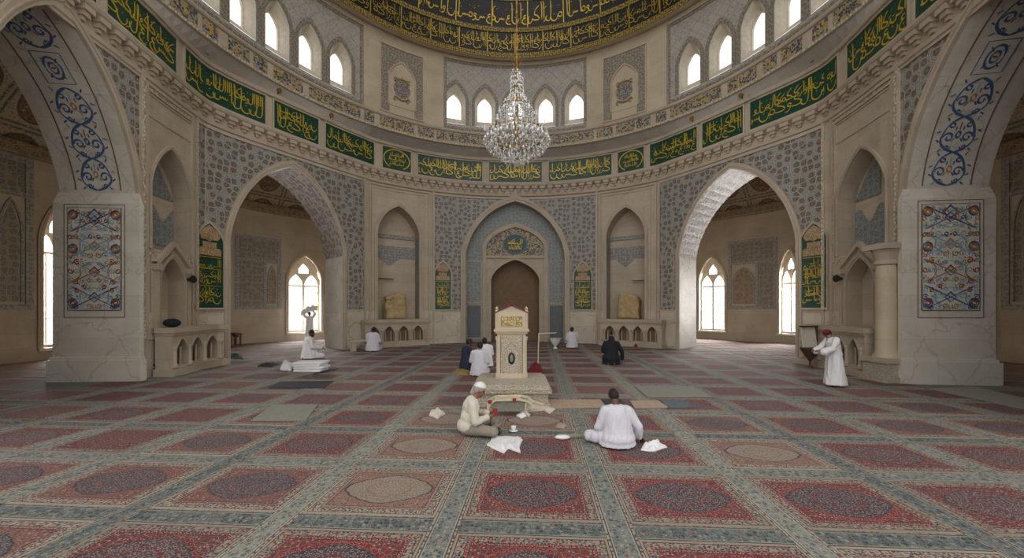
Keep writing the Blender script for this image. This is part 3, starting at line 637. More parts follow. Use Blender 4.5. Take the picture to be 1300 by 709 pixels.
rv_mb = MB(); loft(rv_mb, S, c_op.path(), 0, c_op.path(), .6)
rv_mb.build('arch_reveal', M['stone_plain'], wall_back)
# mihrab recess behind the back arch
inn = Arch(0, 1.95, 0, 6.0, 7.55, .3, 2.2); door = Arch(0, 1.42, 0, 3.9, 5.2, .3, 2.2)
tymp, stone_in, deep = MB(), MB(), MB()
sheet(blue, S, -c_op.w-.1, c_op.w+.1, 0, 9.2, .6, [inn])
inn2 = inn.grow(-.24); sheet(tymp, S, -inn2.w, inn2.w, 5.42, lambda a: max(5.43, inn2.zt(a)), .665, [], .03)
sheet(stone_in, S, -3.6, 3.6, 0, 9.2, 1.6)
sheet(stone_in, S, -inn2.w, inn2.w, 0, 5.42, .66, [door]); moulding(stone_in, S, door, .12, .6, 0, .66); loft(stone_in, S, door.path(), .66, door.path(), 1.5)
cbox(stone_in, S, -inn2.w, inn2.w, 5.3, 5.46, .58, .66)
A, B = inn.path(), inn2.path(); loft(trim_mb, S, A, .6, A, .52); loft(trim_mb, S, A, .52, B, .52); loft(trim_mb, S, B, .52, B, .66)
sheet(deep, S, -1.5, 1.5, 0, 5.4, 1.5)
for sg in (-1, 1):
    a0, a1 = sorted((sg*2.0, sg*(c_op.w-.12))); sheet(dark, S, a0, a1, .25, 2.3, .59); cframe(trim_mb, S, a0-.03, a1+.03, .2, 2.36, .07, .54, .6); cframe(trim_mb, S, a0-.03, a1+.03, 2.42, 5.1, .06, .55, .6)
trim_mb.build('arch_moulding', M['stone_plain'], wall_back); girih_mb.build('tile_facing', M['girih'], wall_back)
blue.build('mihrab_tile', M['tile_blue'], wall_back); dark.build('tile_dado', M['tile_dark'], wall_back)
tymp.build('mosaic_tympanum', M['mos_gold'], wall_back); stone_in.build('mihrab_arch', M['stone'], wall_back); deep.build('mihrab_back', M['door_brown'], wall_back)
# small niches left and right of the mihrab
nb, nt, nm = MB(), MB(), MB()
for n, (f0, f1), sd in zip(nich, ((-HL.T(186), -HL.T(108)), (HR.T(106), HR.T(180))), (1, -1)):
    loft(nb, S, n.path(14, True), 0, n.path(14, True), .95); sheet(nb, S, n.ac-n.w-.05, n.ac+n.w+.05, 1.4, 8.2, .95)
    cbox(nt, S, n.ac-n.w, n.ac+n.w, 6.2, 6.42, .88, .95)
    zig = lambda a, n=n: 5.05-.5*max(0, 1-abs(a-n.ac+.25)/.55)
    sheet(nt, S, n.ac-n.w, n.ac+n.w, zig, 5.75, .93, [], .1)
    A = [(n.ac+sd*n.w*.985, 1.55), (n.ac+sd*n.w*.985, 6.3)]; loft(nt, S, A, .25, A, .85)
    moulding(nm, S, n, .17, -.09, .025); cframe(nm, S, f0, f1, 1.25, 8.98, .1, -.07)
    cframe(nm, S, n.ac-n.w-.32, n.ac+n.w+.32, 1.3, 8.75, .05, -.035)
    cbox(nm, S, n.ac-sd*n.w*.95 if sd < 0 else n.ac-n.w*.95, n.ac+n.w*.95 if sd < 0 else n.ac-n.w*.05, 3.85, 4.05, .65, .95) if sd > 0 else cbox(nm, S, n.ac+n.w*.15, n.ac+n.w*.95, 3.75, 3.95, .65, .95)
nb.build('niche', M['stone'], wall_back); nt.build('niche_tile', M['tile_border'], wall_back); nm.build('niche_moulding', M['stone_plain'], wall_back)
for g0, g1, k, lb in ((-HL.T(102), -HL.T(82), 3, 'left'), (HR.T(75), HR.T(97), 5, 'right')):
    B_, F_, L_, C_ = MB(), MB(), MB(), MB(); z0, z1 = 2.05, CZ(334, 22.9)
    green_board(B_, F_, L_, C_, S, g0, g1, z0, z1, k, 0); o = tuple(S.P((g0+g1)/2, z0, -.05))
    t = thing('calligraphy_plaque', 'tall arched green calligraphy panel set just %s of the mihrab recess' % lb, 'wall panel', o, 0)
    B_.build('board', M['green'], t, origin=o); F_.build('panel_frame', M['stone_plain'], t, origin=o); L_.build('lettering', M['gold'], t, origin=o); C_.build('cartouche', M['tan_relief'], t, origin=o)

# ---------------------------------------------------------------- left and right walls: arch bay, side niche, great side arch
for sd in SIDES:
    S, nm = sd['S'], sd['nm']; T = S.T; rv = sd['rv']
    a_in, a_out = T(sd['diag'][0]), T(sd['diag'][1]); o0, o1 = T(sd['op'][0]), T(sd['op'][1])
    dop = Arch((o0+o1)/2, (o1-o0)/2, 0, 4.75, 8.5, .24, 2.3)
    a_b2, n0, n1, a_b3, aj = T(sd['b2']), T(sd['nB'][0]), T(sd['nB'][1]), T(sd['b3']), T(sd['jamb'])
    sop = Arch(aj+2.35, 2.35, 0, 5.3, 9.2, .3, 2.2)
    upn = Arch((n0+n1)/2, (n1-n0)/2, 3.95, 5.9, 7.35, .35, 2.0); dn = Arch((n0+n1)/2+.02, (n1-n0)*.30, 1.5, 3.0, 3.75, .35, 2.0)
    w, dado, tl, trim, rvm, soff, nb, nt = [MB() for _ in range(8)]
    hl = [dop, sop, upn, dn]
    sheet(w, S, a_in, A_END, 1.98, Z_TOP, 0, hl); sheet(dado, S, a_in, A_END, 0, 1.98, -.02, hl)
    sheet(w, S, rad(27)*11.6, A_END, 0, 10.2, 2.1, [dop, sop])
    W = struct(w.build('wall_'+nm, M['stone'])); dado.build('dado', M['marble_vein'], W)
    # arch bay
    do = dop.grow(.2, .3); so = sop.grow(.22, .3)
    sheet(tl, S, a_in+.1, a_out-.1, 2.05, 8.88, -.012, [do]); moulding(trim, S, dop, .2, -.1, .03)
    for b in (a_in, a_out-.1): cbox(trim, S, b, b+.1, 0, Z_TOP, -.08, 0)
    cbox(trim, S, a_in+.1, a_out-.1, 8.88, 9.0, -.06, 0)
    for b0, b1 in ((a_in+.1, do.ac-do.w), (do.ac+do.w, a_out-.1)): cbox(trim, S, b0, b1, 1.95, 2.06, -.05, 0)
    sub = Arch((a_in+.1+do.ac-do.w)/2, (do.ac-do.w-a_in-.1)*.36, 2.15, 4.6, 5.6, .4, 2.); moulding(trim, S, sub, .05, -.03)
    p = dop.path(); zc = [(dop.ac-dop.w, 4.75)]
    for q in (p[:2], p[-2:]): loft(rvm, S, q, 0, q, 2.1)
    loft(soff, S, p[1:-1], 0, p[1:-1], 2.1)
    bnd = MB()
    for dd in (.0, .28, 1.8, 2.08): pass
    # great side arch
    sheet(tl, S, a_b3+.14, A_END, 5.0, 8.95, -.012, [so]); moulding(trim, S, sop, .22, -.1, .03); cbox(trim, S, a_b3, a_b3+.14, 0, Z_TOP, -.1, 0); cbox(trim, S, a_b3+.14, A_END, 8.95, 9.05, -.06, 0)
    p = sop.path(); loft(rvm, S, p, 0, p, 2.1)
    tl.build('tile_facing', M['girih'], W); soff.build('arch_soffit', M['girih_soffit'], W); rvm.build('arch_reveal', M['marble'], W)
    # marble cladding of the pier and its ledge
    pc = MB(); af = aj+.14
    def slab(a, d0, d1, z0, z1, b=None):
        b = aj-.02 if b is None else b
        pc.quad([S.P(a, z0, d0), S.P(a, z0, d1), S.P(a, z1, d1), S.P(a, z1, d0)], [(d0, z0), (d1, z0), (d1, z1), (d0, z1)])
        for d in (d0, d1): pc.quad([S.P(b, z0, d), S.P(a, z0, d), S.P(a, z1, d), S.P(b, z1, d)], [(0, z0), (a-b, z0), (a-b, z1), (0, z1)])
        for z in (z0, z1): pc.quad([S.P(b, z, d0), S.P(a, z, d0), S.P(a, z, d1), S.P(b, z, d1)], [(0, d0), (a-b, d0), (a-b, d1), (0, d1)])
    slab(af, -.22, 2.14, 0, 5.15); slab(af+.09, -.3, 2.22, 0, .62); slab(af+.04, -.26, 2.18, .62, .7)
    for d0, d1, z0, z1, aa, bb in ((-.22, 2.14, 5.15, 5.5, af, aj),): pc.quad([S.P(aa, z0, d0), S.P(aa, z0, d1), S.P(bb, z1, d1), S.P(bb, z1, d0+.12)], [(d0, 0), (d1, 0), (d1, .4), (d0, .4)]); pc.quad([S.P(aa, z0, d0), S.P(bb, z1, d0+.12), S.P(bb, z0, d0)], [(0, 0), (.1, .4), (.1, 0)])
    P_ = pc.build('pier_cladding', M['marble'], W)
    d0, d1, z0, z1 = .28, 1.72, 2.05, 5.0
    fr = MB(); mpf = lambda u, v, t: S.P(af+.002+t, v, u)
    for e, wd in ((0, .03), (.1, .014)):
        stroke(fr, mpf, [(d0-e, z0-e*2), (d1+e, z0-e*2), (d1+e, z1+e), (d0-e, z1+e), (d0-e, z0-e*2)], wd, thick=.015, var=False)
    o = tuple(S.P(af, z0, 1.0))
    tp = thing('tile_mural', 'tall inlaid arabesque panel on the %s white marble pier below its ledge' % nm, 'wall panel', o)
    pb = MB(); poly = [(d0, z0), (d1, z0), (d1, z1), (d0, z1)]
    pb.quad([mpf(u, v, .012) for u, v in poly], poly); [pb.quad([mpf(*poly[i], .012), mpf(*poly[(i+1) % 4], .012), mpf(*poly[(i+1) % 4], 0), mpf(*poly[i], 0)], [(0, 0), (1, 0), (1, .01), (0, .01)]) for i in range(4)]
    pb.build('ground', M['marble'], tp, origin=o); fr.build('border', M['line'], tp, origin=o)
    by = {}
    for pts, wd, c in arabesque(d1-d0, z1-z0, 11): stroke(by.setdefault(c, MB()), lambda u, v, t: mpf(1.0+u, z0+v, .012+t), pts, wd, thick=.006)
    for c, m in by.items(): m.build('inlay', M[c], tp, origin=o)
    # scrollwork on the soffit of the great side arch
    q = sop.path(20); L = [0.]
    for r, s_ in zip(q, q[1:]): L.append(L[-1]+math.hypot(s_[0]-r[0], s_[1]-r[1]))
    l0 = 5.55; half = [x for x in range(len(q)) if L[x] <= L[len(q)//2]]; lt = L[half[-1]]-.12
    def mps(u, v, t, q=q, L=L):
        l = l0+v; a = float(np.interp(l, L, [x[0] for x in q])); z = float(np.interp(l, L, [x[1] for x in q])); a2 = float(np.interp(l+.05, L, [x[0] for x in q])); z2 = float(np.interp(l+.05, L, [x[1] for x in q]))
        n_ = math.hypot(a2-a, z2-z) or 1; return S.P(a+(z2-z)/n_*(t+.004), z-(a2-a)/n_*(t+.004), 1.0+u)
    inlay(W, mps, vine(.9, lt-l0, 5), 'soffit_inlay'); fr = MB()
    for u in (-.62, .62): stroke(fr, mps, [(u, (lt-l0)*i/24) for i in range(25)], .03, var=False)
    fr.build('soffit_border', M['line'], W)
    # side niche: panel frames, upper niche with tile, gabled lower niche
    cframe(trim, S, a_b2+.04, a_b3-.04, 1.15, 9.0, .1, -.08); cb = MB(); cframe(cb, S, n0-.36, n1+.36, 3.75, 8.92, .13, -.035); cbox(cb, S, a_b3+.02, a_b3+.12, 1.2, 8.95, -.125, -.1); cbox(cb, S, a_out-.08, a_out-.02, 2.1, 8.8, -.1, -.08); cb.build('carved_band', M['carved'], W); cframe(trim, S, n0-.2, n1+.2, 3.85, 8.8, .05, -.05); cframe(trim, S, n0-.14, n1+.14, 8.0, 8.7, .04, -.03)
    moulding(trim, S, upn, .1, -.07, .02); loft(nb, S, upn.path(14, True), 0, upn.path(14, True), .7); sheet(nb, S, n0-.05, n1+.05, 3.9, 7.5, .7)
    low = lambda a: 5.35+.25*cos((a-upn.ac)*7); sheet(nt, S, n0+.02, n1-.02, 4.25, lambda a: min(low(a), 5.6), .67, [], .08); sheet(nt, S, n0+.02, upn.ac-.02, 5.9, lambda a: max(5.9, min(upn.zt(a)-.12, 5.9+(a-n0)*1.6)), .66, [], .08)
    loft(nb, S, dn.path(14, True), 0, dn.path(14, True), .55); sheet(nb, S, dn.ac-dn.w-.05, dn.ac+dn.w+.05, 1.4, 3.9, .55)
    moulding(trim, S, dn, .12, -.12, .03); gx = [(dn.ac-dn.w-.32, 3.55), (dn.ac, 4.3), (dn.ac+dn.w+.32, 3.55)]; gi = [(a, z-.16) for a, z in gx]
    loft(trim, S, gx, -.02, gx, -.2); loft(trim, S, gx, -.2, gi, -.2); loft(trim, S, gi, -.2, gi, 0); sheet(trim, S, dn.ac-dn.w-.3, dn.ac+dn.w+.3, 3.3, lambda a: 3.45+.75*(1-abs(a-dn.ac)/(dn.w+.32)), -.06, [dn.grow(.1)], .1)
    for s_ in (-1, 1): cbox(trim, S, dn.ac+s_*(dn.w+.2)-.07, dn.ac+s_*(dn.w+.2)+.07, 1.5, 3.45, -.16, 0); cbox(trim, S, dn.ac+s_*(dn.w+.2)-.12, dn.ac+s_*(dn.w+.2)+.12, 3.3, 3.48, -.22, 0)
    trim.build('wall_moulding', M['stone_plain'], W); nb.build('niche', M['stone'], W); nt.build('niche_tile', M['tile_blue'], W)
    # green panel beside the arch
    g0, g1 = T(sd['grn'][0]), T(sd['grn'][1]); gm = (g0+g1)/2; z0, z1 = S.Z(391, gm), S.Z(284, gm)
    B_, F_, L_, C_ = MB(), MB(), MB(), MB(); green_board(B_, F_, L_, C_, S, g0, g1, z0, z1, 21 if rv else 33, rv); o = tuple(S.P(gm, z0, -.05))
    t = thing('calligraphy_plaque', 'large arched green calligraphy panel on the tiled wall beside the %s aisle arch' % nm, 'wall panel', o)
    B_.build('board', M['green'], t, origin=o); F_.build('panel_frame', M['stone_plain'], t, origin=o); L_.build('lettering', M['gold'], t, origin=o); C_.build('cartouche', M['tan_relief'], t, origin=o)

# ---------------------------------------------------------------- cornice, frieze wall, ledge, drum, dome
AE = A_END
S = HR
mb = MB(); ring(mb, S, -AE, AE, [(9.0, 0), (9.05, -.1), (9.16, -.12), (9.2, -.05), (9.5, -.05), (9.62, -.3), (9.7, -.34), (9.76, -.34), (9.8, -.2), (9.86, -.12)])
tc = struct(mb.build('trim_1', M['stone_plain']))
mb = MB(); n = int(2*AE/.47)
for k in range(n):                                        # hanging brackets of the cornice
    a = -AE+(k+.5)*2*AE/n
    for zz0, zz1, ww, dd in ((9.46, 9.62, .16, -.27), (9.34, 9.46, .11, -.2), (9.24, 9.34, .06, -.13)): cbox(mb, S, a-ww, a+ww, zz0, zz1, dd, -.04, 1)
mb.build('cornice_bracket', M['stone_plain'], tc)['kind'] = 'stuff'
mb = MB(); ring(mb, S, -AE, AE, [(9.8, -.06), (11.25, -.06)]); wf = struct(mb.build('wall_frieze', M['stone_plain']))
mb = MB(); ring(mb, S, -AE, AE, [(11.16, -.06), (11.18, -.2), (11.28, -.24), (11.34, -.2), (11.36, -.06)]); mb.build('frieze_moulding', M['stone_plain'], wf)
mb = MB(); B = cols(-AE, AE); mb.grid([[S.P(a, 11.34, -.16) for a in B], [DR.P(a/11.6*R_DRUM, 11.72, -.04) for a in B]], [[(a, 0) for a in B], [(a, .9) for a in B]])
struct(mb.build('trim_2', M['ledge']))
DE = rad(124)*R_DRUM; D = DR
mb = MB(); ring(mb, D, -DE, DE, [(11.66, -.04), (11.68, -.12), (11.78, -.14), (11.82, -.02), (12.42, 0.0), (12.44, -.08), (12.5, -.12), (12.56, -.12), (12.6, -.06), (12.62, 0)])
t3 = struct(mb.build('trim_3', M['stone_plain']))
mb = MB(); ring(mb, D, -DE, DE, [(11.685, -.13), (11.775, -.148)]); mb.build('beaded_band', M['carved'], t3)
def dpos(px, sg): return sg*D.T(px)
mz = [(-11.5, 11.5), (14.5, 46), (49, 74), (80, 101), (107, 125), (131, 166)]; mps_ = []
for x0, x1 in ((-36, 36), (40, 100), (103, 124), (128, 152), (153.5, 172), (179, 192), (197, 262), (270, 283.5), (285, 307), (315, 333), (338, 365), (378, 398), (404, 440), (452, 480)):
    for sg in ((1,) if x0 < 0 else (-1, 1)): mps_.append(sorted((sg*D.T(abs(x0)) if x0 >= 0 else -D.T(-x0), sg*D.T(x1))))
for i, (a0, a1) in enumerate(mps_):
    m = MB(); sheet(m, D, a0, a1, 11.87, 12.39, -.03); m.build('mosaic_panel', M['mos_gold'], t3)
# drum wall with window groups
WC = [D.T(px) for px in (0, 38, 76)]; win = []
cen = [-WC[2], -WC[1], 0, WC[1], WC[2]]
side = [rad(q)*R_DRUM for q in (50.6, 58.2, 65.8, 73.2, 80.6)]
for a in cen: win.append((a, .60))
for sg in (-1, 1):
    for a in side: win.append((sg*a, .52))
holes = [Arch(a, w_, 12.95, 14.35, 15.25, .34, 2.1) for a, w_ in win]
c0, c1 = D.T(91), rad(44.7)*R_DRUM; c2 = rad(86.8)*R_DRUM
dr, dt, dm = MB(), MB(), MB(); Z_DT = 16.7
for s0, s1 in ((-c0, c0), (-c2, -c1), (c1, c2)):
    hs = [h for h in holes if s0 < h.ac < s1]; sheet(dt, D, s0, s1, 12.62, Z_DT, -.0, hs)
for s0, s1 in ((-DE, -c2), (-c1, -c0), (c0, c1), (c2, DE)): sheet(dr, D, s0, s1, 12.6, Z_DT+.3, -.06)
for s0, s1 in ((-c0, c0), (-c2, -c1), (c1, c2)): cbox(dr, D, s0, s1, Z_DT, Z_DT+.3, -.06, .05)
for c in (-c2, -c1, -c0, c0, c1, c2): dr.quad([D.P(c, 12.6, -.06), D.P(c, 12.6, .02), D.P(c, Z_DT, .02), D.P(c, Z_DT, -.06)])
wd_ = struct(dr.build('wall_drum', M['stone_drum'])); dt.build('tile_facing', M['lattice'], wd_)
for h in holes:
    o1, o2 = h.grow(.04, .05), h.grow(.2, .3)
    A, B = o1.path(14), o2.path(14); loft(dm, D, A, -.035, B, -.035); loft(dm, D, B, -.035, B, 0)
for s0, s1 in ((-c0, c0), (-c2, -c1), (c1, c2)): cframe(dm, D, s0+.04, s1-.04, 12.64, Z_DT-.02, .14, -.03)
dm.build('relief_border', M['relief'], wd_)
for i, ((a, w_), h) in enumerate(zip(win, holes)):
    ip = Arch(a, w_-.13, 13.42, 14.32, 15.0, .34, 2.1); fr = MB()
    loft(fr, D, h.path(14, True), -.01, ip.path(14, True), .5); loft(fr, D, ip.path(14, True), .5, ip.grow(-.05, -.06, -.05).path(14, True), .5); loft(fr, D, ip.grow(-.05, -.06, -.05).path(14, True), .5, ip.grow(-.05, -.06, -.05).path(14, True), .6)
    pn = MB(); B = cols(a-ip.w, a+ip.w, [ip])
    for b, c in zip(B, B[1:]): pn.quad([D.P(b, ip.zb, .56), D.P(c, ip.zb, .56), D.P(c, ip.zt(c), .56), D.P(b, ip.zt(b), .56)])
    p_ = struct(pn.build('window_%d' % (i+1), M['glass'])); fr.build('window_frame', M['lead'], p_)
# medallion panels between the window groups
for sg, nm in ((-1, 'left'), (1, 'right')):
    x0, x1 = ((118, 171) if sg < 0 else (113, 166)); a0, a1 = sorted((sg*D.T(x0), sg*D.T(x1))); ac = (a0+a1)/2; hw = (a1-a0)/2; z0, z1 = 12.66, 16.25
    o = tuple(D.P(ac, z0, -.06)); t = thing('medallion_relief', 'carved stone panel with round blue medallion, %s of the central drum windows' % nm, 'wall panel', o)
    ar = Arch(ac, hw*.6, 13.15, 14.75, 15.55, .4, 2.); m1, m2, m3, m4 = MB(), MB(), MB(), MB()
    sheet(m1, D, a0, a1, z0, z1, -.075, [ar.grow(.08)]); cframe(m2, D, a0-.06, a1+.06, z0-.02, z1+.06, .06, -.13, -.06)
    moulding(m2, D, ar, .08, -.12, .02, -.06); cbox(m2, D, ac-hw*.6, ac+hw*.6, 13.1, 13.18, -.11, -.06); sheet(m2, D, ac-hw*.6, ac+hw*.6, 12.7, 13.1, -.08); sheet(m2, D, ar.ac-ar.w, ar.ac+ar.w, 13.15, lambda a: ar.zt(a), -.065)
    mp = lambda u, v, t_: D.P(ac+u, v, -.066-t_)
    R_ = .47; zc = 14.1; rows = [[mp(R_*r*cos(2*pi*k/28), zc+R_*r*sin(2*pi*k/28), .02) for k in range(29)] for r in (.01, .5, 1)]; m3.grid(rows, [[(R_*r*cos(2*pi*k/28), R_*r*sin(2*pi*k/28)) for k in range(29)] for r in (.01, .5, 1)])
    for s_ in (-1, 1):
        for pts in (arc(0, zc, .53, .56, pi/2-.9, pi/2+.9, 12), arc(0, zc, .55, .58, -pi/2-.8, -pi/2+.8, 12)): stroke(m4, mp, pts, .12, var=False)
        for q in (-.35, .35): stroke(m4, mp, arc(q, zc+.5, .09, .09, 0, 5, 8), .08); stroke(m4, mp, arc(q, zc-.56, .1, .09, 0, 5, 8), .1)
    stroke(m4, mp, [(0, zc+.54), (0, zc+.78)], .12)
    m1.build('carved_border', M['relief'], t, origin=o); m2.build('panel_frame', M['stone_drum'], t, origin=o); m3.build('medallion', M['mos_blue'], t, origin=o); m4.build('gilt_scroll', M['mos_gilt'], t, origin=o)
# dome: lip, gilt rings and two inscription bands
def dome_p(el): return (R_DOME*cos(el), Z_SPRING+R_DOME*sin(el))
def dome_ring(mbx, e0, e1, off=0., n=10, th=132):
    K = 110; rows = []; uvs = []
    for i in range(n+1):
        e = e0+(e1-e0)*i/n; r, z = dome_p(e); r -= off*cos(e); z -= off*sin(e)
        rows.append([(r*sin(rad(-th+2*th*k/K)), CY+r*cos(rad(-th+2*th*k/K)), z) for k in range(K+1)]); uvs.append([(rad(-th+2*th*k/K)*R_DOME, e*R_DOME) for k in range(K+1)])
    mbx.grid(rows, uvs)
mb = MB(); ring(mb, D, -DE, DE, [(16.95, -.06), (16.86, -.2), (16.78, -.42), (16.78, -.62), (16.85, -.7)]); struct(mb.build('trim_4', M['stone_drum']))
db = MB(); dome_ring(db, 0, rad(88), 0, 24); dome = struct(db.build('ceiling_dome', M['black'], None, True))
gb = MB(); dome_ring(gb, -.012, .014, .04, 3); dome_ring(gb, .123, .148, .05, 2); dome_ring(gb, .277, .30, .05, 2); dome_ring(gb, .45, .48, .05, 2); gb.build('gilt_ring', M['gilt'], dome)
def mpd(e0):
    def f(u, v, t): 
        e = e0+v/R_DOME; r, z = dome_p(e); q = t+.015; r -= q*cos(e); z -= q*sin(e); th = u/R_DOME; return (r*sin(th), CY+r*cos(th), z)
    return f
l1, l2 = MB(), MB(); W_ = 1.62
for k in range(-13, 13):
    u0 = k*W_; write(l1, mpd(.016), u0+.05, u0+W_-.05, .04, 1.08, 400+k, .034, 2, 1.15); stroke(l1, mpd(.016), [(u0, 0), (u0, 1.1)], .045, var=False, thick=.02)
W_ = 2.1
for k in range(-10, 10):
    u0 = (k+.35)*W_; write(l2, mpd(.15), u0+.05, u0+W_-.05, .1, 1.28, 700+k, .055, 1, 1.3); stroke(l2, mpd(.15), [(u0, 0), (u0, 1.32)], .05, var=False, thick=.02)
l1.build('inscription_lettering', M['gold'], dome); l2.build('inscription_lettering', M['gold'], dome)

# ---------------------------------------------------------------- side aisles behind the arches
wn = len(holes); AISLE_LIGHT = []
for sd in SIDES:
    O, nm, H = sd['O'], sd['nm'], sd['S']; T = O.T
    if nm == 'left': wins = [(247, 288, .55, 5.6, 'n'), (558, 600, .5, 6.4, 'n')]; pans = [(297, 356)]; big = [(612, 672)]
    else: wins = [(234, 266, .6, 5.6, 'n'), (336, 360, .6, 5.6, 'n'), (583, 604, .5, 6.4, 'n')]; pans = [(270, 333)]; big = [(618, 672)]
    th0, th1 = rad(27)*R_OUT, rad(121)*R_OUT
    hs = []
    for x0, x1, zb, za, _ in wins: a0, a1 = T(x0), T(x1); hs.append(Arch((a0+a1)/2, (a1-a0)/2, zb, za-1.5, za, .3, 2.1))
    w, tr, tp, fz, vt, tb = [MB() for _ in range(6)]
    sheet(w, O, th0, th1, 0, 8.1, 0, hs); W = struct(w.build('wall_aisle_'+nm, M['stone_dim']))
    ring(fz, O, th0, th1, [(8.05, 0), (8.08, -.1), (8.14, -.12), (8.5, -.12), (8.56, -.2), (8.6, 0)]); fz.build('painted_frieze', M['tile_brown'], W)
    prof = [(8.55-.0+2.2*sin(pi*t)*1.0+.35*t, -6.35*t) for t in [i/14 for i in range(15)]]; ring(vt, O, th0, th1, prof, .6); struct(vt.build('ceiling_'+nm, M['vault']))
    e = MB()
    for th in (rad(27), rad(121)):  # near aisle end, out of view, is an added wall that keeps light out
        P = [O.P(th*R_OUT, z, d) for z, d in ((0, 0), (0, -6.5), (11.2, -6.5), (11.2, 0))]; e.quad(P, [(0, 0), (6.5, 0), (6.5, 11.2), (0, 11.2)])
    e.build('end_wall_and_light_block', M['stone_dim'], W)
    for i, h in enumerate(hs):
        AISLE_LIGHT.append((nm, O, h.ac, (h.zb+h.za)/2, h.w*2.2, h.za-h.zb+.6, 2000))
        moulding(tr, O, h, .16, -.08, .02); rvm = MB(); loft(rvm, O, h.path(14, True), 0, h.path(14, True), .45); wn += 1
        pn = MB(); B = cols(h.ac-h.w, h.ac+h.w, [h])
        for b, c in zip(B, B[1:]): pn.quad([O.P(b, h.zb, .4), O.P(c, h.zb, .4), O.P(c, h.zt(c), .4), O.P(b, h.zt(b), .4)])
        p_ = struct(pn.build('window_%d' % wn, M['glass'])); rvm.build('window_reveal', M['stone_dim'], p_)
        # tracery: two lancets and a quatrefoil in a stone head
        tc_ = MB(); l = [Arch(h.ac+s_*h.w*.47, h.w*.40, h.zb+.12, h.zs-.35, h.zs+.25, .4, 2.) for s_ in (-1, 1)]
        cu = Arch(h.ac, h.w*.30, h.zs+.35, h.zs+.6, h.zs+1.0, .6, 1.6)
        sheet(tc_, O, h.ac-h.w, h.ac+h.w, h.zb, lambda a: h.zt(a), .3, l+[cu])
        for q in l+[cu]: loft(tc_, O, q.path(12, True), .3, q.path(12, True), .42)
        for q in l:
            cbox(tc_, O, q.ac-q.w, q.ac+q.w, q.zs-.2, q.zs-.1, .3, .4); cbox(tc_, O, q.ac-.02, q.ac+.02, q.zb, q.zs-.2, .34, .4)
            for zz in np.arange(q.zb+.5, q.zs-.3, .55): cbox(tc_, O, q.ac-q.w, q.ac+q.w, zz, zz+.025, .35, .39)
        tc_.build('window_tracery', M['lead'], p_)
        sl = MB(); cbox(sl, O, h.ac-h.w-.15, h.ac+h.w+.15, h.zb-.12, h.zb, -.14, .4); sl.build('window_sill', M['marble'], p_)
    tr.build('window_moulding', M['stone_plain'], W)
    for x0, x1 in pans+big:
        a0, a1 = T(x0), T(x1); wq = a1-a0; isb = x0 > 500; z0 = 2.05; z1 = 6.5 if not isb else 8.0
        cframe(tb, O, a0, a1, z0, z1, .22, -.05); cbox(tb, O, a0+.22, a1-.22, z1-1.55, z1-1.37, -.05, 0); sheet(tp, O, a0+.22, a1-.22, z1-1.37, z1-.22, -.02)
        if isb:
            ar = Arch((a0+a1)/2, wq/2-.35, z0+.3, z1-2.9, z1-1.75, .3, 2.); sheet(tp, O, ar.ac-ar.w, ar.ac+ar.w, ar.zb, lambda a: ar.zt(a), -.02); moulding(tb, O, ar, .08, -.05)
        else:
            nn = 2; m_ = a0+.22+(wq-.44)*(.34 if nm == 'left' else .62)
            cbox(tb, O, m_-.07, m_+.07, z0+.22, z1-1.55, -.05, 0)
            if nm == 'left': p0, p1, q0, q1 = m_+.07, a1-.22, a0+.22, m_-.07
            else: p0, p1, q0, q1 = m_+.07, a1-.22, a0+.22, m_-.07
            sheet(tp, O, p0, p1, z0+.22, z1-1.55, -.02); ar = Arch((q0+q1)/2, (q1-q0)/2-.12, z0+.35, z1-2.6, z1-1.8, .3, 2.)
            moulding(tb, O, ar, .07, -.05); m5 = MB(); sheet(m5, O, ar.ac-ar.w, ar.ac+ar.w, ar.zb, lambda a: ar.zt(a), -.025); m5.build('mosaic_arch', M['tile_brown'], W)
    tp.build('aisle_tile', M['tile_aisle'], W); tb.build('tile_border', M['tile_border'], W)

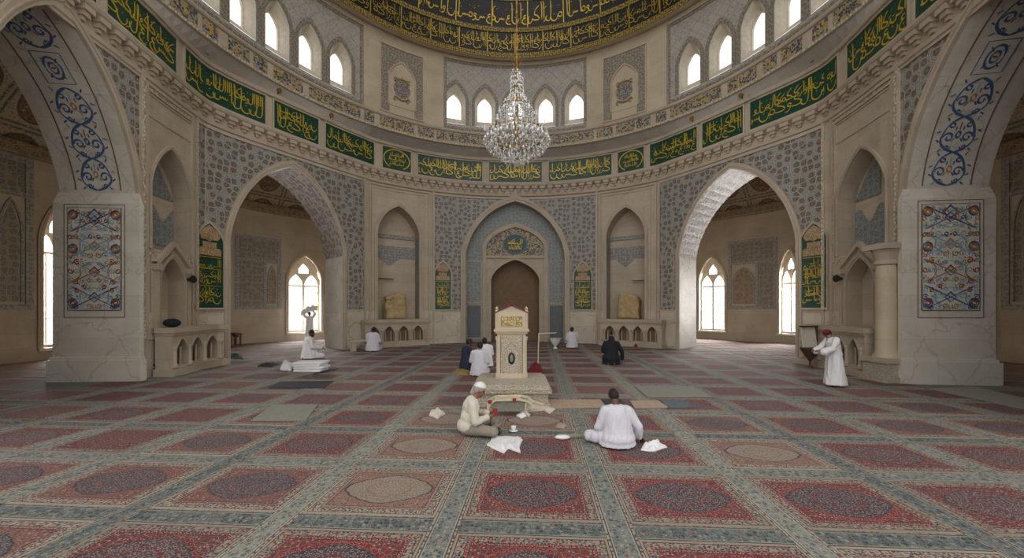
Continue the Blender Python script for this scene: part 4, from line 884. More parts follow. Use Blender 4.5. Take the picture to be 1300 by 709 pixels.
# ---------------------------------------------------------------- green inscription panels of the frieze
FP = [('C', -33, 34, 'right below the chandelier', 0)]
for k, (l, r, nmx) in enumerate((((42, 124), (43, 123), 'long'), ((133, 169), (131, 164), 'small square'), ((180, 242), (172, 232), 'mid length'), ((251, 308), (239, 291), 'mid length'), ((319, 422), (300, 412), 'long bent'), ((433, 524), (424, 503), 'steep'), ((536, 640), (512, 640), 'steep'))):
    FP.append(('L', l[0], l[1], nmx, k)); FP.append(('R', r[0], r[1], nmx, k))
WH = ['beside the panel under the chandelier', 'with an oval device', 'over the inner jamb of the aisle arch', 'over the point of the aisle arch', 'over the side niche', 'over the marble pier', 'over the great side arch']
for sdn, x0, x1, nmx, k in FP:
    Sx = HL if sdn == 'L' else HR; a0, a1 = (-Sx.T(-x0) if x0 < 0 else Sx.T(x0)), Sx.T(x1); rvx = sdn == 'L'
    b_, l_, f_ = MB(), MB(), MB(); z0, z1 = Z_FR0, Z_FR1
    sheet(b_, Sx, a0, a1, z0, z1, -.075); cbox(b_, Sx, a0, a1, z0, z1, -.074, -.06); cframe(f_, Sx, a0-.07, a1+.07, z0-.07, z1+.07, .07, -.12, -.06)
    def mp(u, v, t, Sx=Sx, a0=a0, a1=a1, rvx=rvx): return Sx.P((a1-u) if rvx else (a0+u), z0+v, -.077-t)
    W_ = a1-a0
    if k == 1 and sdn != 'C':
        stroke(l_, mp, arc(W_/2, .6, W_/2-.07, .54, pi*.5+2.6, pi*.5-2.6, 26), .05, var=False)
        for r_ in range(3): write(l_, mp, W_*.2+abs(r_-1)*.08, W_*.8-abs(r_-1)*.08, .26+r_*.24, .26+(r_+1)*.25, 60+r_+(7 if rvx else 0), .11, 1, 1)
    else:
        write(l_, mp, .07, W_-.07, .07, 1.15, 90+k*3+(1 if rvx else 0), .043, 2, 1.1 if k else 1.)
    o = tuple(Sx.P((a0+a1)/2, z0, -.06)); sdw = {'L': 'left', 'R': 'right', 'C': ''}[sdn]
    lab = 'green and gold calligraphy panel of the frieze, right below the chandelier' if sdn == 'C' else '%s green calligraphy panel, %s frieze, %s' % (nmx, sdw, WH[k])
    t = thing('frieze_plaque', lab, 'calligraphy panel', o, 0, 'green calligraphy panels of the frieze')
    b_.build('board', M['green'], t, origin=o); l_.build('lettering', M['gold'], t, origin=o); f_.build('panel_frame', M['stone_plain'], t, origin=o)
# round green medallion over the mihrab arch
o = tuple(HR.P(0, 6.2, .6)); t = thing('calligraphy_roundel', 'oval green roundel with gold script in the mosaic above the mihrab arch', 'roundel', o)
mp = lambda u, v, t_: HR.P(u, 6.2+v, .64-t_); b_, l_, f_ = MB(), MB(), MB()
b_.grid([[mp(.66*r*cos(2*pi*k/28), .56*r*sin(2*pi*k/28), .02) for k in range(29)] for r in (.01, .6, 1)]); f_.grid([[mp((.66+q)*cos(2*pi*k/28), (.56+q)*sin(2*pi*k/28), e) for k in range(29)] for q, e in ((0, .02), (0, .05), (.06, .05), (.06, -.02))]); mpl = lambda u, v, t_: mp(u, v, .022+t_)
for r_, (h0, h1, ww) in enumerate(((-.36, -.04, .38), (-.06, .36, .44))): write(l_, mpl, -ww, ww, h0, h1, 40+r_, .1, 1, 1)
b_.build('board', M['green'], t, origin=o); f_.build('rim', M['inlay_blue'], t, origin=o); l_.build('lettering', M['gold'], t, origin=o)
# ================================================================== RUGS
AL = rad(3.3); EV = Vector((sin(AL), cos(AL))); EU = Vector((cos(AL), -sin(AL)))
RW, RH, PU, PV = 1.37, 1.12, 1.655, 1.383
_bl = px_floor(587.4, 659.4); O0 = Vector((_bl.x, _bl.y))+EU*RW/2+EV*RH/2
def clip(poly, p, n):
    out = []
    for i in range(len(poly)):
        a, b = poly[i], poly[(i+1) % len(poly)]; da, db = (a-p).dot(n), (b-p).dot(n)
        if da <= 0: out.append(a)
        if da*db < 0: out.append(a+(b-a)*(da/(da-db)))
    return out
ORD = ['front', 'second', 'third', 'fourth', 'fifth', 'sixth', 'seventh', 'eighth', 'ninth', 'tenth', 'eleventh', 'twelfth', 'thirteenth', 'fourteenth', 'fifteenth', 'sixteenth', 'seventeenth', 'eighteenth']
NTH = ['', 'first', 'second', 'third', 'fourth', 'fifth', 'sixth', 'seventh', 'eighth', 'ninth', 'tenth', 'eleventh', 'twelfth', 'thirteenth']
FIX = {(0, 0): 0, (1, 0): 0, (-1, 0): 2, (-2, 0): 1, (-3, 0): 1, (2, 0): 0, (3, 0): 3, (0, 1): 0, (-1, 1): 2, (-2, 1): 3, (-3, 1): 1, (1, 1): 0, (2, 1): 2, (3, 1): 3, (4, 1): 3,
       (0, -1): 0, (-1, -1): 0, (-2, -1): 3, (1, -1): 0, (2, -1): 2, (-3, -1): 1, (-1, 2): 2, (-2, 2): 0, (0, 2): 2, (2, 2): 1, (3, 2): 0, (-3, 2): 1, (-4, 1): 5, (-4, 2): 5}
ROWS = {}
def flat_thing(name, poly, ctr, mat, z, th, eu=EU, ev=EV, z0=.0):
    m = MB(); P = [Vector((q.x, q.y, z+th)) for q in poly]; uv = [((q-ctr).dot(eu), (q-ctr).dot(ev)) for q in poly]
    m.quad(P, uv); n = len(poly)
    for i in range(n):
        j = (i+1) % n; m.quad([P[i], P[j], P[j]-Vector((0, 0, th)), P[i]-Vector((0, 0, th))], [uv[i], uv[j], uv[j], uv[i]])
    m.cap([p-Vector((0, 0, th)) for p in P][::-1])
    return m.build(name, mat, None, origin=(ctr.x, ctr.y, z), loc=(ctr.x, ctr.y, z))
def geo_of(p):
    r = math.hypot(p.x, p.y-CY); th = math.degrees(math.atan2(abs(p.x), p.y-CY)); sd = SIDES[0] if p.x < 0 else SIDES[1]; return r, th, sd
rr_ = random.Random(5)
BALZ = [('left', HL.T(114), HL.T(196)), ('right', HR.T(111), HR.T(191)), ('left', HL.T(386), HL.T(462)), ('right', HR.T(376), HR.T(470))]
OPEN = {}
for sd in SIDES:
    T = sd['S'].T; OPEN[sd['nm']] = [(T(sd['op'][0]), T(sd['op'][1]), 'far'), (T(sd['jamb'])+.24, T(sd['jamb'])+4.8, 'near')]
for j in range(-1, 17):
    for i in range(-13, 13):
        c = O0+EU*PU*i+EV*PV*j
        if c.y < 1.6 or abs(c.x)/c.y > 1.62: continue
        r, th, sd = geo_of(c); R0 = rhall(th); a = rad(th)*11.6
        poly = [c+EU*su*RW/2+EV*sv*RH/2 for su, sv in ((-1, -1), (1, -1), (1, 1), (-1, 1))]
        rad_n = (Vector((c.x, c.y-CY))).normalized(); ctr0 = Vector((0, CY)); inside = True; where = ''
        op = [o for o in OPEN[sd['nm']] if o[0]+.25 < a < o[1]-.25]
        bz = any(b0-.3 < a < b1+.3 for s_, b0, b1 in BALZ if s_ == sd['nm'])
        if r < R0-(1.75 if bz else 1.0): pass
        elif bz and r < R0-.2: poly = clip(poly, ctr0+rad_n*(R0-.84), rad_n)
        elif op and r < R0+3.2:
            for aa, sg in ((op[0][0], -1), (op[0][1], 1)):
                q0, q1 = sd['S'].P(aa, 0, 0), sd['S'].P(aa, 0, 2.1); t = Vector((q1.x-q0.x, q1.y-q0.y)).normalized(); n = Vector((-t.y, t.x))
                if (c-Vector((q0.x, q0.y))).dot(n) > 0: n = -n
                poly = clip(poly, Vector((q0.x, q0.y))-n*.03, n)
            if r > R0: inside = False; where = op[0][2]
        elif r < R0+.3: poly = clip(poly, ctr0+rad_n*(R0-.13), rad_n)
        elif r > R0+2.0:
            inside = False; poly = clip(poly, ctr0+rad_n*(R0+2.16), -rad_n); poly = clip(poly, ctr0+rad_n*(R_OUT-.12), rad_n)
        else: continue
        if not inside:
            offs = [abs(q.x)/max(q.y, .1)*F for q in poly]
            if not poly or th < 28: continue
            o0, o1 = sd['op']
            if max(offs) > o0+4 and min(offs) < o1-4 and c.y > 16: where = 'far'
            elif max(offs) > sd['jamb']+40 and c.y < 16: where = 'near'
            else: continue
        # everything stays off the pedestal foot
        if len(poly) < 3: continue
        ar = abs(sum(p.x*q.y-q.x*p.y for p, q in zip(poly, poly[1:]+poly[:1])))/2
        if ar < .12: continue
        far = j > 3 or abs(i) > 4
        k = FIX.get((i, j), rr_.choice([3, 4, 5, 5, 3, 4, 1]) if far else rr_.choice([0, 1, 3, 3, 5]))
        if not inside: k = rr_.choice([4, 5])
        nm_, mat = CARP[k]
        row = ORD[j+1] if j+1 else 'front'
        colw = 'in the pedestal column' if i == 0 else '%s column %s' % (NTH[abs(i)], 'left' if i < 0 else 'right')
        lab = ('%s, %s row, %s' % (nm_, row, colw)) if inside else ('%s, in the %s aisle, %s row, %s' % (nm_.split(' with ')[0], sd['nm'], row, colw))
        rug = flat_thing('rug', poly, c, mat, .001, .011); tag(rug, lab, 'rug', 'rugs laid in rows over the hall floor')
mats_used = 0
for i in range(-8, 8):                                     # long runners between the columns
    u = (i+.5)*PU; hw = .135; p0 = O0+EU*u; d = p0-Vector((0, CY)); b = d.dot(EV); cc = d.dot(d)-10.85**2; D_ = b*b-cc
    if D_ <= 0: continue
    v0, v1 = -b-math.sqrt(D_), -b+math.sqrt(D_); v0 = max(v0, -2.3)
    if v1-v0 < 1: continue
    c = p0+EV*(v0+v1)/2; L = (v1-v0)/2; poly = [c+EU*su*hw+EV*sv*L for su, sv in ((-1, -1), (1, -1), (1, 1), (-1, 1))]
    k = 1 if i in (-3, 2) else (2 if i in (-2, 1) else 0)
    o = flat_thing('runner', poly, c, RUN[k], .007, .005)
    sdw = 'left' if i < 0 else 'right'; n_ = -i if i < 0 else i+1
    tag(o, 'long %s floral runner running away from the viewer, %s one %s of the pedestal' % (('teal', 'slate blue', 'pale')[k], NTH[n_], sdw), 'runner', 'long runners between the rugs')
for j in range(-1, 13):                                    # cross runners
    v = (j+.5)*PV+.0; p0 = O0+EV*v; d = p0-Vector((0, CY)); b = d.dot(EU); cc = d.dot(d)-10.85**2; D_ = b*b-cc
    if D_ <= 0: continue
    u0, u1 = -b-math.sqrt(D_), -b+math.sqrt(D_); lim = 1.55*p0.y; u0, u1 = max(u0, -lim), min(u1, lim)
    c = p0+EU*(u0+u1)/2; L = (u1-u0)/2; hw = .128; poly = [c+EU*su*L+EV*sv*hw for su, sv in ((-1, -1), (1, -1), (1, 1), (-1, 1))]
    o = flat_thing('runner', poly, c, RUN[1 if j in (-1, 1) else 0], .001, .005, EV, EU)
    tag(o, '%s floral runner crossing the hall behind the %s row of rugs' % ('slate blue' if j in (-1, 1) else 'teal', ORD[j+1]), 'runner', 'cross runners between the rug rows')
def mat_at(name, pts, mat, label, cat='mat', z=.016, th=.012):
    P = [px_floor(x, y) for x, y in pts]; P = [Vector((p.x, p.y)) for p in P]; c = sum(P, Vector((0, 0)))/len(P)
    o = flat_thing(name, P, c, mat, z, th); tag(o, label, cat); return o
mat_at('mat', [(694, 520), (770, 519), (762, 509), (697, 509)], M['tan'], 'tan mat lying just right of the pedestal foot')
mat_at('mat', [(772, 519), (800, 520), (786, 508), (764, 509)], M['darkmat'], 'charcoal mat between the two tan mats right of the pedestal')
mat_at('mat', [(806, 520), (848, 519), (838, 510), (800, 511)], M['tan'], 'tan mat behind the seated man in pale robe')
mat_at('mat', [(850, 520), (880, 519), (868, 509), (836, 510)], M['bluegrey'], 'blue grey mat right of the tan mats')
mat_at('mat', [(822, 506), (905, 506), (880, 492), (806, 492)], M['greymat'], 'plain grey green mat right of the pedestal, beyond the seated man')
mat_at('mat', [(340, 494), (412, 494), (424, 485), (356, 486)], M['darkmat'], 'charcoal mat on the floor left of the hall centre')
mat_at('mat', [(318, 536), (388, 536), (404, 515), (346, 516)], M['greymat'], 'plain grey green mat in the left middle of the floor')
mat_at('mat', [(396, 477), (422, 472), (430, 469), (405, 472)], M['darkmat'], 'narrow charcoal mat beside the folded white cloths')

# ================================================================== PEDESTAL
Y0 = 8.0
o = (px_floor(649, 517).x, Y0+.75, .014); t = thing('pedestal', 'carved cream stone pedestal with gabled head standing on a stepped platform', 'pedestal', o)
m = MB(); m.box((0, 0, .14), (1.58, 1.36, .28)); m.box((0, 0, .03), (1.66, 1.46, .06)); m.build('platform_base', M['carved_fine'], t)
m = MB()
m.prism([(-.86, .28), (.86, .28), (.87, .33), (.83, .36), (.83, .41), (.74, .47), (-.74, .47), (-.83, .41), (-.83, .36), (-.87, .33)], (0, -.76, 0), (1, 0, 0), (0, 0, 1), (0, 1.5, 0)); m.build('platform_slab', M['carved_fine'], t)
for k, (x, y) in enumerate(((-.62, -.765), (-.2, -.765), (.22, -.765), (.64, -.765))):
    m = MB(); m.box((x, y, .375), (.34, .02, .05)); m.build('carved_band', M['stone'], t)
m = MB(); m.box((0, .32, .98), (.66, .56, 1.06)); m.box((0, .32, .52), (.74, .64, .12)); m.build('shaft', M['stone_drum'], t)
for s_ in (-1, 1):
    m = MB(); m.box((s_*.295, .02, .98), (.065, .06, 1.0)); m.lathe([(.045, .5), (.045, .56), (.026, .6), (.026, 1.32), (.045, 1.38), (.045, 1.44)], (s_*.33, .03, 0), 10); m.build('corner_colonnette', M['stone_drum'], t)
m = MB(); m.box((0, .035, .98), (.5, .03, .9)); m.build('carved_front', M['carved_fine'], t)
m = MB(); ar = [(-.19, .02), (-.19, .45), (-.14, .6), (0, .74), (.14, .6), (.19, .45), (.19, .02)]
m.tube([(p[0], .012, .58+p[1]) for p in ar], .016, 6); m.build('arch_relief', M['stone'], t)
m = MB(); m.ball((0, .01, .93), (.08, .03, .14), 16, 10); q = m.build('oval_boss', M['iron'], t, True)
m = MB(); m.ball((0, -.012, .93), (.04, .02, .085), 12, 8); m.build('boss_flower', M['greymat'], q, True)
m = MB(); m.box((0, .32, 1.525), (.74, .64, .05)); m.box((0, .32, 1.575), (.82, .7, .05)); m.box((0, .32, 1.625), (.76, .66, .05)); m.build('cornice', M['stone_drum'], t)
m = MB(); m.box((0, .33, 1.83), (.64, .5, .36)); m.build('head_block', M['stone_drum'], t)
m = MB(); m.box((0, .075, 1.79), (.5, .03, .22)); m.build('gilt_panel', M['mos_gilt'], t)
m = MB(); m.prism([(-.36, 1.98), (.36, 1.98), (.27, 2.04), (0, 2.15), (-.27, 2.04)], (0, .1, 0), (1, 0, 0), (0, 0, 1), (0, .46, 0)); m.build('gable', M['stone'], t)
for s_ in (-1, 1):
    m = MB(); m.tube([(s_*.38, .085, 1.99), (s_*.27, .085, 2.05), (0, .085, 2.165)], .016, 6); m.build('gable_edge', M['red_wood'], t)
    m = MB(); m.lathe([(.042, 1.65), (.042, 2.0), (.052, 2.02), (.028, 2.05), (.042, 2.09), (.012, 2.13), (.001, 2.14)], (s_*.345, .12, 0), 10); m.build('corner_post', M['stone_drum'], t)
m = MB(); m.lathe([(.03, 2.14), (.05, 2.18), (.026, 2.21), (.035, 2.23), (.002, 2.28)], (0, .1, 0), 10); m.build('finial', M['red_wood'], t)

# low curved stand lying in front of the pedestal
p = px_floor(653, 531); t = thing('low_stand', 'low cream curved stand on bent legs in front of the pedestal', 'stand', (p.x, p.y+.0, .014))
m = MB(); pr = [(-.5, .1), (-.47, .24), (-.36, .3), (.1, .315), (.26, .28), (.36, .2), (.56, .14), (.6, .16), (.38, .235), (.28, .315), (.11, .35), (-.37, .335), (-.5, .27), (-.54, .1)]
m.prism(pr, (0, 0, 0), (1, 0, 0), (0, 0, 1), (0, .05, 0)); m.prism(pr, (0, .34, 0), (1, 0, 0), (0, 0, 1), (0, .05, 0)); m.box((-.13, .195, .318), (.5, .34, .02)); m.build('curved_top', M['pale_wood'], t)
m = MB(); m.prism([(-.45, .1), (.2, .1), (.22, .27), (.08, .3), (-.35, .285), (-.43, .23)], (0, .05, 0), (1, 0, 0), (0, 0, 1), (0, .03, 0)); m.build('front_panel', M['greymat'], t)
for x, y in ((-.51, .025), (-.51, .365), (.22, .025), (.22, .365)):
    m = MB(); m.tube([(x, y, .26), (x-.01, y, .12), (x+.06, y, 0.0)], [.022, .02, .016], 8); m.build('leg', M['pale_wood'], t)
for x in (-.47, .0):
    m = MB(); m.box((x, .02, .325 if x > -.2 else .29), (.07, .07, .05)); m.build('red_binding', M['red'], t)
def cloth(name, pts, mat, label, cat, h=.03, seed=0, res=22, z=.016, heap=0., folds=1.):
    """crumpled fabric lying on the floor; outline given as floor points"""
    P = [px_floor(*q) for q in pts]; c = sum(P, Vector())/len(P); c.z = 0; m = MB(); rows = []
    for a in range(res+1):
        f = a/res; row = []
        for k in range(len(P)*8):
            s0, s1 = P[k//8], P[(k//8+1) % len(P)]; e = s0.lerp(s1, (k % 8)/8)-c; q = c+e*f*(1+.16*mnoise.noise(Vector((e.x*7, e.y*7, seed)))*f)
            hh = z+.004+h*(abs(mnoise.noise(Vector((q.x*8*folds, q.y*5*folds, seed))))*1.7+.5*abs(mnoise.noise(Vector((q.x*17*folds, q.y*21*folds, seed))))+.15)*(1-f**5)+heap*(1-f*f)
            row.append((q.x, q.y, hh if a < res else z))
        rows.append(row)
    m.grid(rows, None, True); m.cap([(x, y, z) for x, y, _ in rows[-1]]); o = m.build(name, mat, None, True, origin=tuple(c), loc=tuple(c), fixn=2); return tag(o, label, cat)
cloth('cloth', [(617, 568), (640, 578), (645, 572), (660, 577), (663, 556), (628, 555)], M['white'], 'crumpled white cloth spread on the rug beside the grey haired man', 'cloth', .05, 1)
cloth('cloth', [(672, 524), (690, 523), (698, 527), (706, 521), (690, 516), (668, 517)], M['cream_shirt'], 'beige fishtail cloth trailing right from the low stand', 'cloth', .03, 2)
cloth('cloth', [(655, 530), (662, 533), (674, 528), (664, 523)], M['white'], 'small rumpled white rag at the foot of the low stand', 'cloth', .05, 3)
cloth('cloth', [(812, 574), (832, 576), (846, 570), (836, 562), (818, 566)], M['white'], 'crumpled white cloth right of the seated man in pale robe', 'cloth', .07, 4)
cloth('cloth', [(705, 544), (716, 546), (720, 541), (708, 539)], M['tan'], 'small beige scrap of cloth on the rug below the pedestal', 'cloth', .03, 6)
cloth('cloth', [(544, 529), (556, 533), (566, 527), (560, 522), (548, 523)], M['cream_shirt'], 'small folded cream cloth left of the grey haired man', 'cloth', .05, 7, heap=.04)
cloth('cloth', [(287, 456), (309, 457), (306, 452), (294, 450)], M['blackcloth'], 'black garment dropped on the floor by the left arch jamb', 'cloth', .1, 8)
cloth('cloth', [(327, 466), (346, 467), (356, 463), (338, 461)], M['darkmat'], 'dark crumpled cloth on the floor left of the white bundle', 'cloth', .06, 9)
cloth('bundle', [(355, 471), (370, 472), (373, 465), (358, 463)], M['white'], 'white cloth bundle left of the folded white stack', 'bundle', .1, 10, heap=.12)
cloth('cushion', [(574, 476), (594, 478), (598, 471), (580, 469)], M['mustard'], 'mustard floor cushion beside the man in navy', 'cushion', .02, 11, heap=.07)
cloth('bag', [(669, 476), (690, 476), (688, 470), (672, 470)], M['maroon'], 'maroon bag on the floor right of the pedestal', 'bag', .06, 12, heap=.26)
# folded white cloths in a stack
for k in range(4):
    p = px_floor(388, 474); m = MB(); hx, hy = .44+.03*(k % 2), .30; rows = []
    prof = [(-1, .0), (-1.03, .035), (-.97, .07), (.97, .07), (1.02, .035), (.99, 0)]
    for s_ in (-1, -.96, -.3, .3, .96, 1): rows.append([(p.x+q*hx*(1 if abs(s_) < 1 else .985)+.03*sin(k*2.1), p.y+.35+s_*hy+.02*sin(q*5+k), .018+k*.082+zz*(1 if abs(s_) < 1 else .6)+.008*(1+sin(9*q+k+s_*3))) for q, zz in prof])
    m.grid(rows, None, True); m.cap(rows[0]); m.cap(rows[-1][::-1]); o = m.build('folded_cloth', M['white'], None, True, origin=(p.x, p.y, 0), loc=(p.x, p.y, 0)); tag(o, '%s folded white cloth in the stack behind which the man sits' % ('bottom', 'second lowest', 'second highest', 'topmost')[k], 'cloth', 'folded white cloths in the stack')
# rolled pale mat
a, b = px_floor(707, 558), px_floor(752, 557); m = MB(); d = (b-a).normalized(); pts = [a+(b-a)*k/12+Vector((0, 0, .045)) for k in range(13)]
m.tube(pts, [.04+.006*sin(k*2.3) for k in range(13)], 12); o = m.build('rolled_mat', M['greymat'], None, True, origin=tuple(a), loc=tuple(a)); tag(o, 'thin rolled pale mat left of the seated man in pale robe', 'mat')
m = MB(); pts = [px_floor(698, 559)+Vector((0, 0, .04)), px_floor(708, 556)+Vector((0, 0, .05))]
m.ball(tuple(px_floor(714, 559)+Vector((0, 0, .045))), (.13, .06, .035), 12, 6); c = px_floor(714, 559); o = m.build('towel', M['white'], None, True, origin=tuple(c), loc=tuple(c)); tag(o, 'small white folded towel at the left end of the rolled mat', 'towel')
# white cup on the floor
c = px_floor(652, 549); t = thing('cup', 'small white cup on its saucer behind the white cloth', 'cup', (c.x, c.y, .015)); m = MB(); m.lathe([(.028, .012), (.032, .02), (.045, .085), (.042, .085), (.03, .025)], (0, 0, 0), 16); m.build('bowl', M['white'], t, True); m = MB(); m.lathe([(.03, 0), (.07, .008), (.075, .014), (.03, .01)], (0, 0, 0), 16); m.build('saucer', M['white'], t, True)
# urn with tray and staff near the mihrab
c = px_floor(705, 443); t = thing('urn', 'white goblet shaped urn standing on the rugs right of the pedestal', 'urn', tuple(c)); m = MB(); m.lathe([(.12, 0), (.12, .03), (.05, .08), (.05, .14), (.12, .22), (.2, .3), (.26, .46), (.28, .5), (.24, .5), (.18, .35), (.02, .3)], (0, 0, 0), 20); m.build('bowl', M['white'], t, True)
m = MB(); m.lathe([(.29, .5), (.31, .52), (.29, .54)], (0, 0, 0), 20); m.build('rim', M['marble'], t, True)
c = px_floor(683, 466); t = thing('rail_stand', 'thin wooden post with a rail reaching right, behind the maroon bag', 'stand', tuple(c)); m = MB(); m.tube([(0, 0, .06), (.02, 0, .9), (.03, 0, 1.22)], .02, 8); m.build('shaft', M['pale_wood'], t); m = MB(); m.lathe([(.16, 0), (.16, .03), (.05, .06), (.02, .1)], (0, 0, 0), 12); m.build('foot', M['red_wood'], t); m = MB(); m.tube([(.03, 0, 1.2), (.66, 0, 1.22)], .015, 8); m.build('rail', M['pale_wood'], t)

# ================================================================== BALUSTRADES, COLUMN, NICHE STONES
for S_, a0, a1, n, lb in ((HR, -HL.T(196), -HL.T(114), 4, 'left of the mihrab'), (HR, HR.T(111), HR.T(191), 4, 'right of the mihrab'), (HL, HL.T(386), HL.T(462), 3, 'left side wall'), (HR, HR.T(376), HR.T(470), 4, 'right side wall')):
    mbs = [MB() for _ in range(5)]; dd = -.55 if S_ is HR and a0 < 7 else -.62; bal(mbs, S_, a0, a1, dd, 1.5, n, -.12); o = tuple(S_.P((a0+a1)/2, 0, dd))
    t = thing('balustrade', 'low stone balustrade with pointed arcade under the niche %s' % ('just '+lb if 'mihrab' in lb else 'on the '+lb), 'balustrade', o, 0, 'stone balustrades under the niches')
    for m, nm_, mt in zip(mbs, ('top_slab', 'arcade', 'back_panel', 'step', 'colonnettes'), ('stone_plain', 'stone', 'door_brown', 'stone_plain', 'stone_plain')): m.build(nm_, M[mt], t, origin=o)
for n, k in zip(nich, (0, 1)):                             # weathered carved blocks standing in the small niches
    q = HR.P(n.ac+(-.1 if k == 0 else .12), 1.5, .4); t = MB(); bm = bmesh.new(); bmesh.ops.create_cube(bm, size=1); bmesh.ops.subdivide_edges(bm, edges=bm.edges, cuts=9, use_grid_fill=True)
    for v in bm.verts:
        x, y, z = v.co; z2 = z+.5; wd = 1-.25*max(0, z2-.55)*(1 if (x > 0) == (k == 1) else .3); v.co = Vector((x*1.15*wd, y*.62, z2*1.5))
        v.co += Vector((1, 1, .4))*.10*mnoise.noise(v.co*2.3+Vector((k*9, 0, 0)))+Vector((0, -1, 0))*.11*abs(mnoise.noise(Vector((v.co.x*4+v.co.z*2, v.co.z*1.5, k*3.))))
        if v.co.z < .05: v.co.z = max(0, v.co.z)
        if v.co.z > 1.2: v.co.z -= .3*abs(v.co.x+(.2 if k else -.2))
    me = bpy.data.meshes.new('carved_block'); bm.to_mesh(me); bm.free(); me.polygons.foreach_set('use_smooth', [True]*len(me.polygons)); me.materials.append(plain('weathered_sandstone_%d' % k, srgb(176, 152, 112), .9, 0, .25, 5)); o_ = bpy.data.objects.new('carved_block', me); COL.objects.link(o_); o_.location = q+Vector((0, 0, .01)); zmin = min(v.co.z for v in me.vertices); o_.location.z -= zmin-.002
    o_.rotation_euler = (0, 0, -(n.ac/11.6)); tag(o_, 'weathered sandstone fragment standing in the niche %s of the mihrab' % ('left', 'right')[k], 'carved stone')
yc = 10.95; c = px_at(1125, 480, yc); c.z = 0; t = thing('stone_column', 'round stone column on a square base beside the right marble pier', 'column', tuple(c))
m = MB(); m.box((0, 0, .09), (.86, .86, .18)); m.box((0, 0, .36), (.72, .72, .4)); m.build('base', M['carved_fine'], t); m = MB(); m.box((0, 0, .62), (.82, .82, .13)); m.build('base_slab', M['stone_plain'], t)
m = MB(); m.lathe([(.31, .68), (.31, .74), (.25, .8), (.24, 1.2), (.235, 3.2), (.22, 3.34)], (0, 0, 0), 24); m.build('shaft', M['stone_drum'], t, True); m = MB(); m.lathe([(.22, 3.34), (.27, 3.38), (.27, 3.44), (.24, 3.48), (.3, 3.72), (.34, 3.8)], (0, 0, 0), 24); m.box((0, 0, 3.88), (.74, .74, .16)); m.build('capital', M['stone_plain'], t)
# benches
p = px_at(299, 436, 21.5); p.z = .013; t = thing('bench', 'small red wooden bench against the wall of the left aisle', 'bench', tuple(p), rad(-36)); m = MB(); m.box((0, 0, .66), (.95, .34, .07)); m.build('seat', M['red_wood'], t)
for x in (-.4, .4):
    for y in (-.11, .11): m = MB(); m.box((x, y, .315), (.07, .07, .63)); m.build('leg', M['red_wood'], t)
m = MB(); m.box((0, 0, .54), (.8, .05, .12)); m.build('apron', M['red_wood'], t)
p = px_floor(457, 446); t = thing('stone_bench', 'small stone bench left of the man seated before the left balustrade', 'bench', (p.x, p.y+.05, .013), rad(38)); m = MB(); m.box((0, 0, .5), (1.0, .4, .1)); m.build('seat', M['stone_plain'], t)
for x in (-.34, .34): m = MB(); m.box((x, 0, .225), (.2, .3, .45), None, .85); m.build('leg', M['stone_plain'], t)
# lectern by the right balustrade
p = px_floor(1027, 462)*.925; t = thing('lectern', 'small lectern with pale board and dark funnel shaped foot by the right balustrade', 'lectern', (p.x, p.y-.05, .013), rad(10)); m = MB(); m.lathe([(.1, .0), (.09, .04), (.04, .1), (.03, .2), (.06, .28), (.2, .5), (.3, .68), (.31, .72), (.02, .72)], (0, 0, 0), 18); m.build('foot', M['dark_wood'], t, True)
m = MB(); m.box((0, .05, 1.08), (.56, .05, .72), Matrix.Rotation(rad(-8), 3, 'X')); m.build('board', M['marble'], t); m = MB(); m.box((0, .05, 1.46), (.66, .14, .05)); m.build('top_rail', M['dark_wood'], t); m = MB(); m.box((.31, .05, 1.09), (.05, .08, .72)); m.build('side_rail', M['dark_wood'], t)
# dark bag on the left side balustrade, cable at the left pier
q = HL.P(HL.T(452), 1.5, -.42); m = MB(); m.ball((0, 0, .1), (.26, .17, .14), 16, 8); o = m.build('bag', M['blackcloth'], None, True, loc=(q.x, q.y, 1.5)); o.location.z = 1.545; tag(o, 'black bag left on the balustrade of the left side niche', 'bag')
q = px_floor(186, 478); m = MB(); pts = [Vector((q.x, q.y-.02, .02)), Vector((q.x+.02, q.y, .28)), Vector((q.x+.1, q.y, .38)), Vector((q.x+.24, q.y-.02, .37)), Vector((q.x+.34, q.y-.03, .22)), Vector((q.x+.3, q.y-.05, .02))]; m.tube(pts, .014, 8); o = m.build('cable', M['iron'], None, True, origin=tuple(q), loc=tuple(q)); tag(o, 'dark looped cable hanging at the foot of the left marble pier', 'cable')
q = HR.P(HR.T(160), 0, -.9); m = MB(); m.lathe([(.03, 0), (.07, .03), (.085, .09), (.06, .15), (.01, .17)], (0, 0, 0), 12); o = m.build('ball', M['red'], None, True, loc=(q.x, q.y, .012)); tag(o, 'tiny red ball on the rug before the right balustrade', 'ball')
for Sx, off, py, sdw in ((HL, 420, 355, 'left'), (HR, 419, 354, 'right')):
    a = Sx.T(off); q = Sx.P(a, Sx.Z(py, a), -.16); di = Vector((-q.x, CY-q.y, 0)).normalized(); t = thing('horn_speaker', 'small black horn loudspeaker on the wall of the %s side niche' % sdw, 'loudspeaker', tuple(q)); m = MB(); m.tube([-di*.16, di*.02], .03, 8); m.build('bracket', M['iron'], t); m = MB(); m.tube([Vector((0, 0, 0)), di*.12, di*.2], [.05, .09, .13], 14); m.build('horn', M['iron'], t)
mat_at('mat', [(1178, 495), (1236, 492), (1330, 514), (1330, 528)], M['greymat'], 'long grey green floor strip right of the right marble pier')
